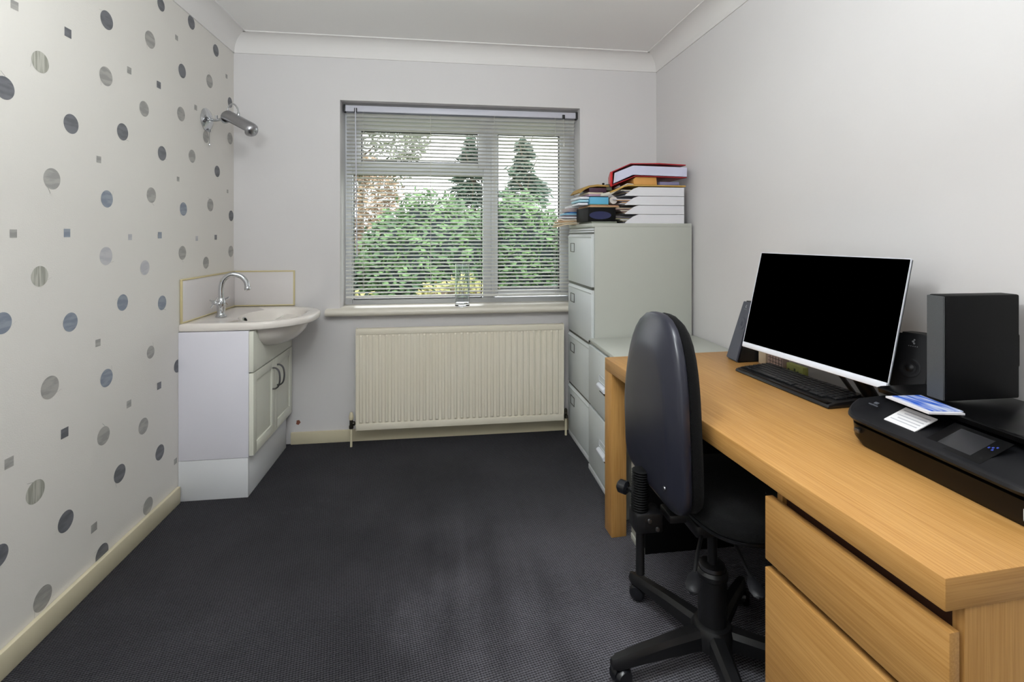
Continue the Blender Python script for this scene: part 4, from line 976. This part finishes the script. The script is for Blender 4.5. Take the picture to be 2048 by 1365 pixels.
for i, (x0, x1, a, b, c_, nm, kd) in enumerate(dat):
    slabthing(kd, '%s %s in the heap overhanging the window side of the tall cabinet' % (nm, kd), kd, x0+.03, x1+.03, 2.87, 3.0, CT+a, CT+b, c_, rot=rs.uniform(-.06, .06))

# ------------------------------------------------------------------ garden outside
bm = B(); 
v = [bm.verts.new(p) for p in ((-25, 3.6, -.25), (30, 3.6, -.25), (30, 45, -.25), (-25, 45, -.25))]; bm.faces.new(v)
g = struct('ground', bm, mat('garden_lawn', (120, 140, 86), .9, vary=.4, vscale=3))
def leafmat(name, a, b_, tr=.35):
    m = bpy.data.materials.new(name); m.use_nodes = True; nt = m.node_tree; b = nt.nodes['Principled BSDF']
    tc = nt.nodes.new('ShaderNodeTexCoord'); n = nt.nodes.new('ShaderNodeTexNoise'); n.inputs['Scale'].default_value = 3.5; n.inputs['Detail'].default_value = 4
    nt.links.new(tc.outputs['Object'], n.inputs['Vector'])
    r = nt.nodes.new('ShaderNodeValToRGB'); r.color_ramp.elements[0].position = .35; r.color_ramp.elements[1].position = .65
    r.color_ramp.elements[0].color = srgb(*a); r.color_ramp.elements[1].color = srgb(*b_)
    nt.links.new(n.outputs['Fac'], r.inputs[0]); nt.links.new(r.outputs[0], b.inputs['Base Color']); b.inputs['Roughness'].default_value = .6
    return m
rg_ = random.Random(11)
def foliage(bm, c, rad, n, size, mi=0, cone=False):
    if cone:   # sprays of needles along drooping boughs
        for b_ in range(75):
            h = rg_.random()**1.15*.97; a = rg_.uniform(0, 2*PI); L_b = (1-h)**.85*rg_.uniform(.55, 1.2)+.05
            for q_ in range(n//75):
                t = rg_.random()**.7
                p = Vector((c[0]+rad[0]*L_b*t*math.cos(a), c[1]+rad[1]*L_b*t*math.sin(a), c[2]+rad[2]*h-.22*t*t+.05))
                p += Vector((rg_.gauss(0, .06), rg_.gauss(0, .06), rg_.gauss(0, .05)))
                u = Vector((math.cos(a)+rg_.gauss(0, .5), math.sin(a)+rg_.gauss(0, .5), rg_.gauss(-.3, .3))).normalized(); v_ = u.orthogonal().normalized(); s_ = size*rg_.uniform(.6, 1.3)
                f = bm.faces.new([bm.verts.new(x) for x in (p-u*s_, p+v_*s_*.3, p+u*s_, p-v_*s_*.3)]); f.material_index = mi
        return
    for _ in range(n):
        if cone:
            h = rg_.random()**1.3; a = rg_.uniform(0, 2*PI); rr_ = (1-h)*(.70+.42*rg_.random())*(.9+.1*math.sin(h*47))
            p = Vector((c[0]+rad[0]*rr_*math.cos(a), c[1]+rad[1]*rr_*math.sin(a), c[2]+rad[2]*h))
        else:
            d = Vector((rg_.gauss(0, 1), rg_.gauss(0, 1), rg_.gauss(0, 1))).normalized()
            k = .72+.3*rg_.random()+.16*noise.noise(d*3+Vector(c))
            p = Vector((c[0]+d.x*rad[0]*k, c[1]+d.y*rad[1]*k, c[2]+d.z*rad[2]*k))
            if p.z < -.2: continue
        u = Vector((rg_.gauss(0, 1), rg_.gauss(0, 1), rg_.gauss(0, .6))).normalized(); v_ = u.orthogonal().normalized(); s_ = size*rg_.uniform(.6, 1.3)
        q = [p-u*s_, p+v_*s_*.45, p+u*s_, p-v_*s_*.45]
        f = bm.faces.new([bm.verts.new(x) for x in q]); f.material_index = mi
def blob(c, rad):
    bm = B(); bmesh.ops.create_icosphere(bm, subdivisions=3, radius=1)
    for v in bm.verts:
        k = .82+.16*noise.noise(v.co*3+Vector(c)); v.co = Vector((c[0]+v.co.x*rad[0]*k, c[1]+v.co.y*rad[1]*k, max(-.24, c[2]+v.co.z*rad[2]*k)))
    return bm
def bush(name, lab, cat, c, rad, n, size, m, dark, grp=None):
    t = thing(name, lab, cat, (c[0], c[1], -.25), 0, grp, world=True)
    bm = B(); foliage(bm, c, rad, n, size); obj('leaves', bm, m, t, 0)
    obj('branches', blob(c, rad), dark, t)
green = leafmat('leaf_green', (44, 74, 42), (98, 130, 76)); deep = leafmat('leaf_deep_green', (34, 54, 44), (70, 96, 74)); bronze = leafmat('leaf_bronze', (118, 98, 76), (168, 146, 118)); yel = leafmat('leaf_yellow_green', (104, 118, 58), (170, 160, 98))
dk1 = mat('shaded_twigs', (30, 44, 42), .9); dk2 = mat('bronze_twigs', (92, 78, 62), .9)
bush('hedge_shrub', 'broad bright green shrub in the middle of the garden hedge', 'shrub', (-.3, 9.2, .55), (1.45, 1.0, 1.45), 8000, .075, green, dk1)
bush('hedge_shrub', 'rounded green shrub right of the hedge middle, seen past the window mullion', 'shrub', (1.35, 9.6, .5), (1.2, .9, 1.6), 7000, .075, green, dk1)
bush('hedge_shrub', 'deep green shrub behind the right-hand window pane', 'shrub', (3.0, 9.0, .4), (1.2, .9, 1.3), 6000, .06, deep, dk1)
bush('hedge_shrub', 'dark green shrub at the far left of the garden', 'shrub', (-2.4, 9.0, .2), (1.1, .9, .95), 6000, .06, deep, dk1)
bush('low_shrub', 'low yellow-green shrub at the foot of the hedge, behind the vase', 'shrub', (.15, 6.6, .05), (.75, .5, .66), 4000, .045, yel, dk2)
bush('low_shrub', 'low yellow-green shrub left of the one behind the vase', 'shrub', (-1.3, 6.7, .0), (.6, .5, .52), 3000, .045, yel, dk1)
def tree(name, lab, base, h, crown, n, size, m, cone=False, dark=None):
    t = thing(name, lab, 'tree', (base[0], base[1], -.25), 0, None, world=True)
    bm = B(); foliage(bm, crown[0], crown[1], n, size, cone=cone)
    obj('crown', bm, m, t, 0)
    bm = B(); tube(bm, [(base[0], base[1], -.25), (base[0]+.1, base[1], h*.5), (base[0], base[1], h)], [.12, .08, .03], 8)
    for k in range(9):
        a = k*2.4; z_ = h*(.4+.06*k); L2 = (1.3 if not cone else .7)*(1-.06*k)
        tube(bm, [(base[0], base[1], z_), (base[0]+L2*.5*math.cos(a), base[1]+L2*.5*math.sin(a), z_+.25), (base[0]+L2*math.cos(a), base[1]+L2*math.sin(a), z_+.35+.2*(k % 3))], [.035, .02, .008], 6)
    obj('trunk', bm, dk2, t)
tree('bronze_tree', 'pale bronze-leaved tree at the left of the garden', (-2.4, 10.5), 2.9, ((-2.3, 10.5, 1.9), (1.35, 1.0, 1.25)), 6500, .06, bronze)
tree('conifer', 'tall dark conifer behind the right-hand window pane', (2.2, 14), 4.1, ((2.2, 14, -.2), (1.6, 1.5, 4.3)), 11000, .11, deep, True)
tree('conifer', 'dark conifer behind the window mullion', (.72, 15.2), 4.0, ((.72, 15.2, -.2), (1.35, 1.1, 4.6)), 9000, .11, deep, True)
tree('bare_tree', 'loose grey-green tree showing through the top left pane', (-2.3, 13), 4.6, ((-2.2, 13, 3.9), (1.8, 1.2, 1.3)), 4200, .08, leafmat('leaf_grey_green', (84, 94, 74), (120, 126, 100)))
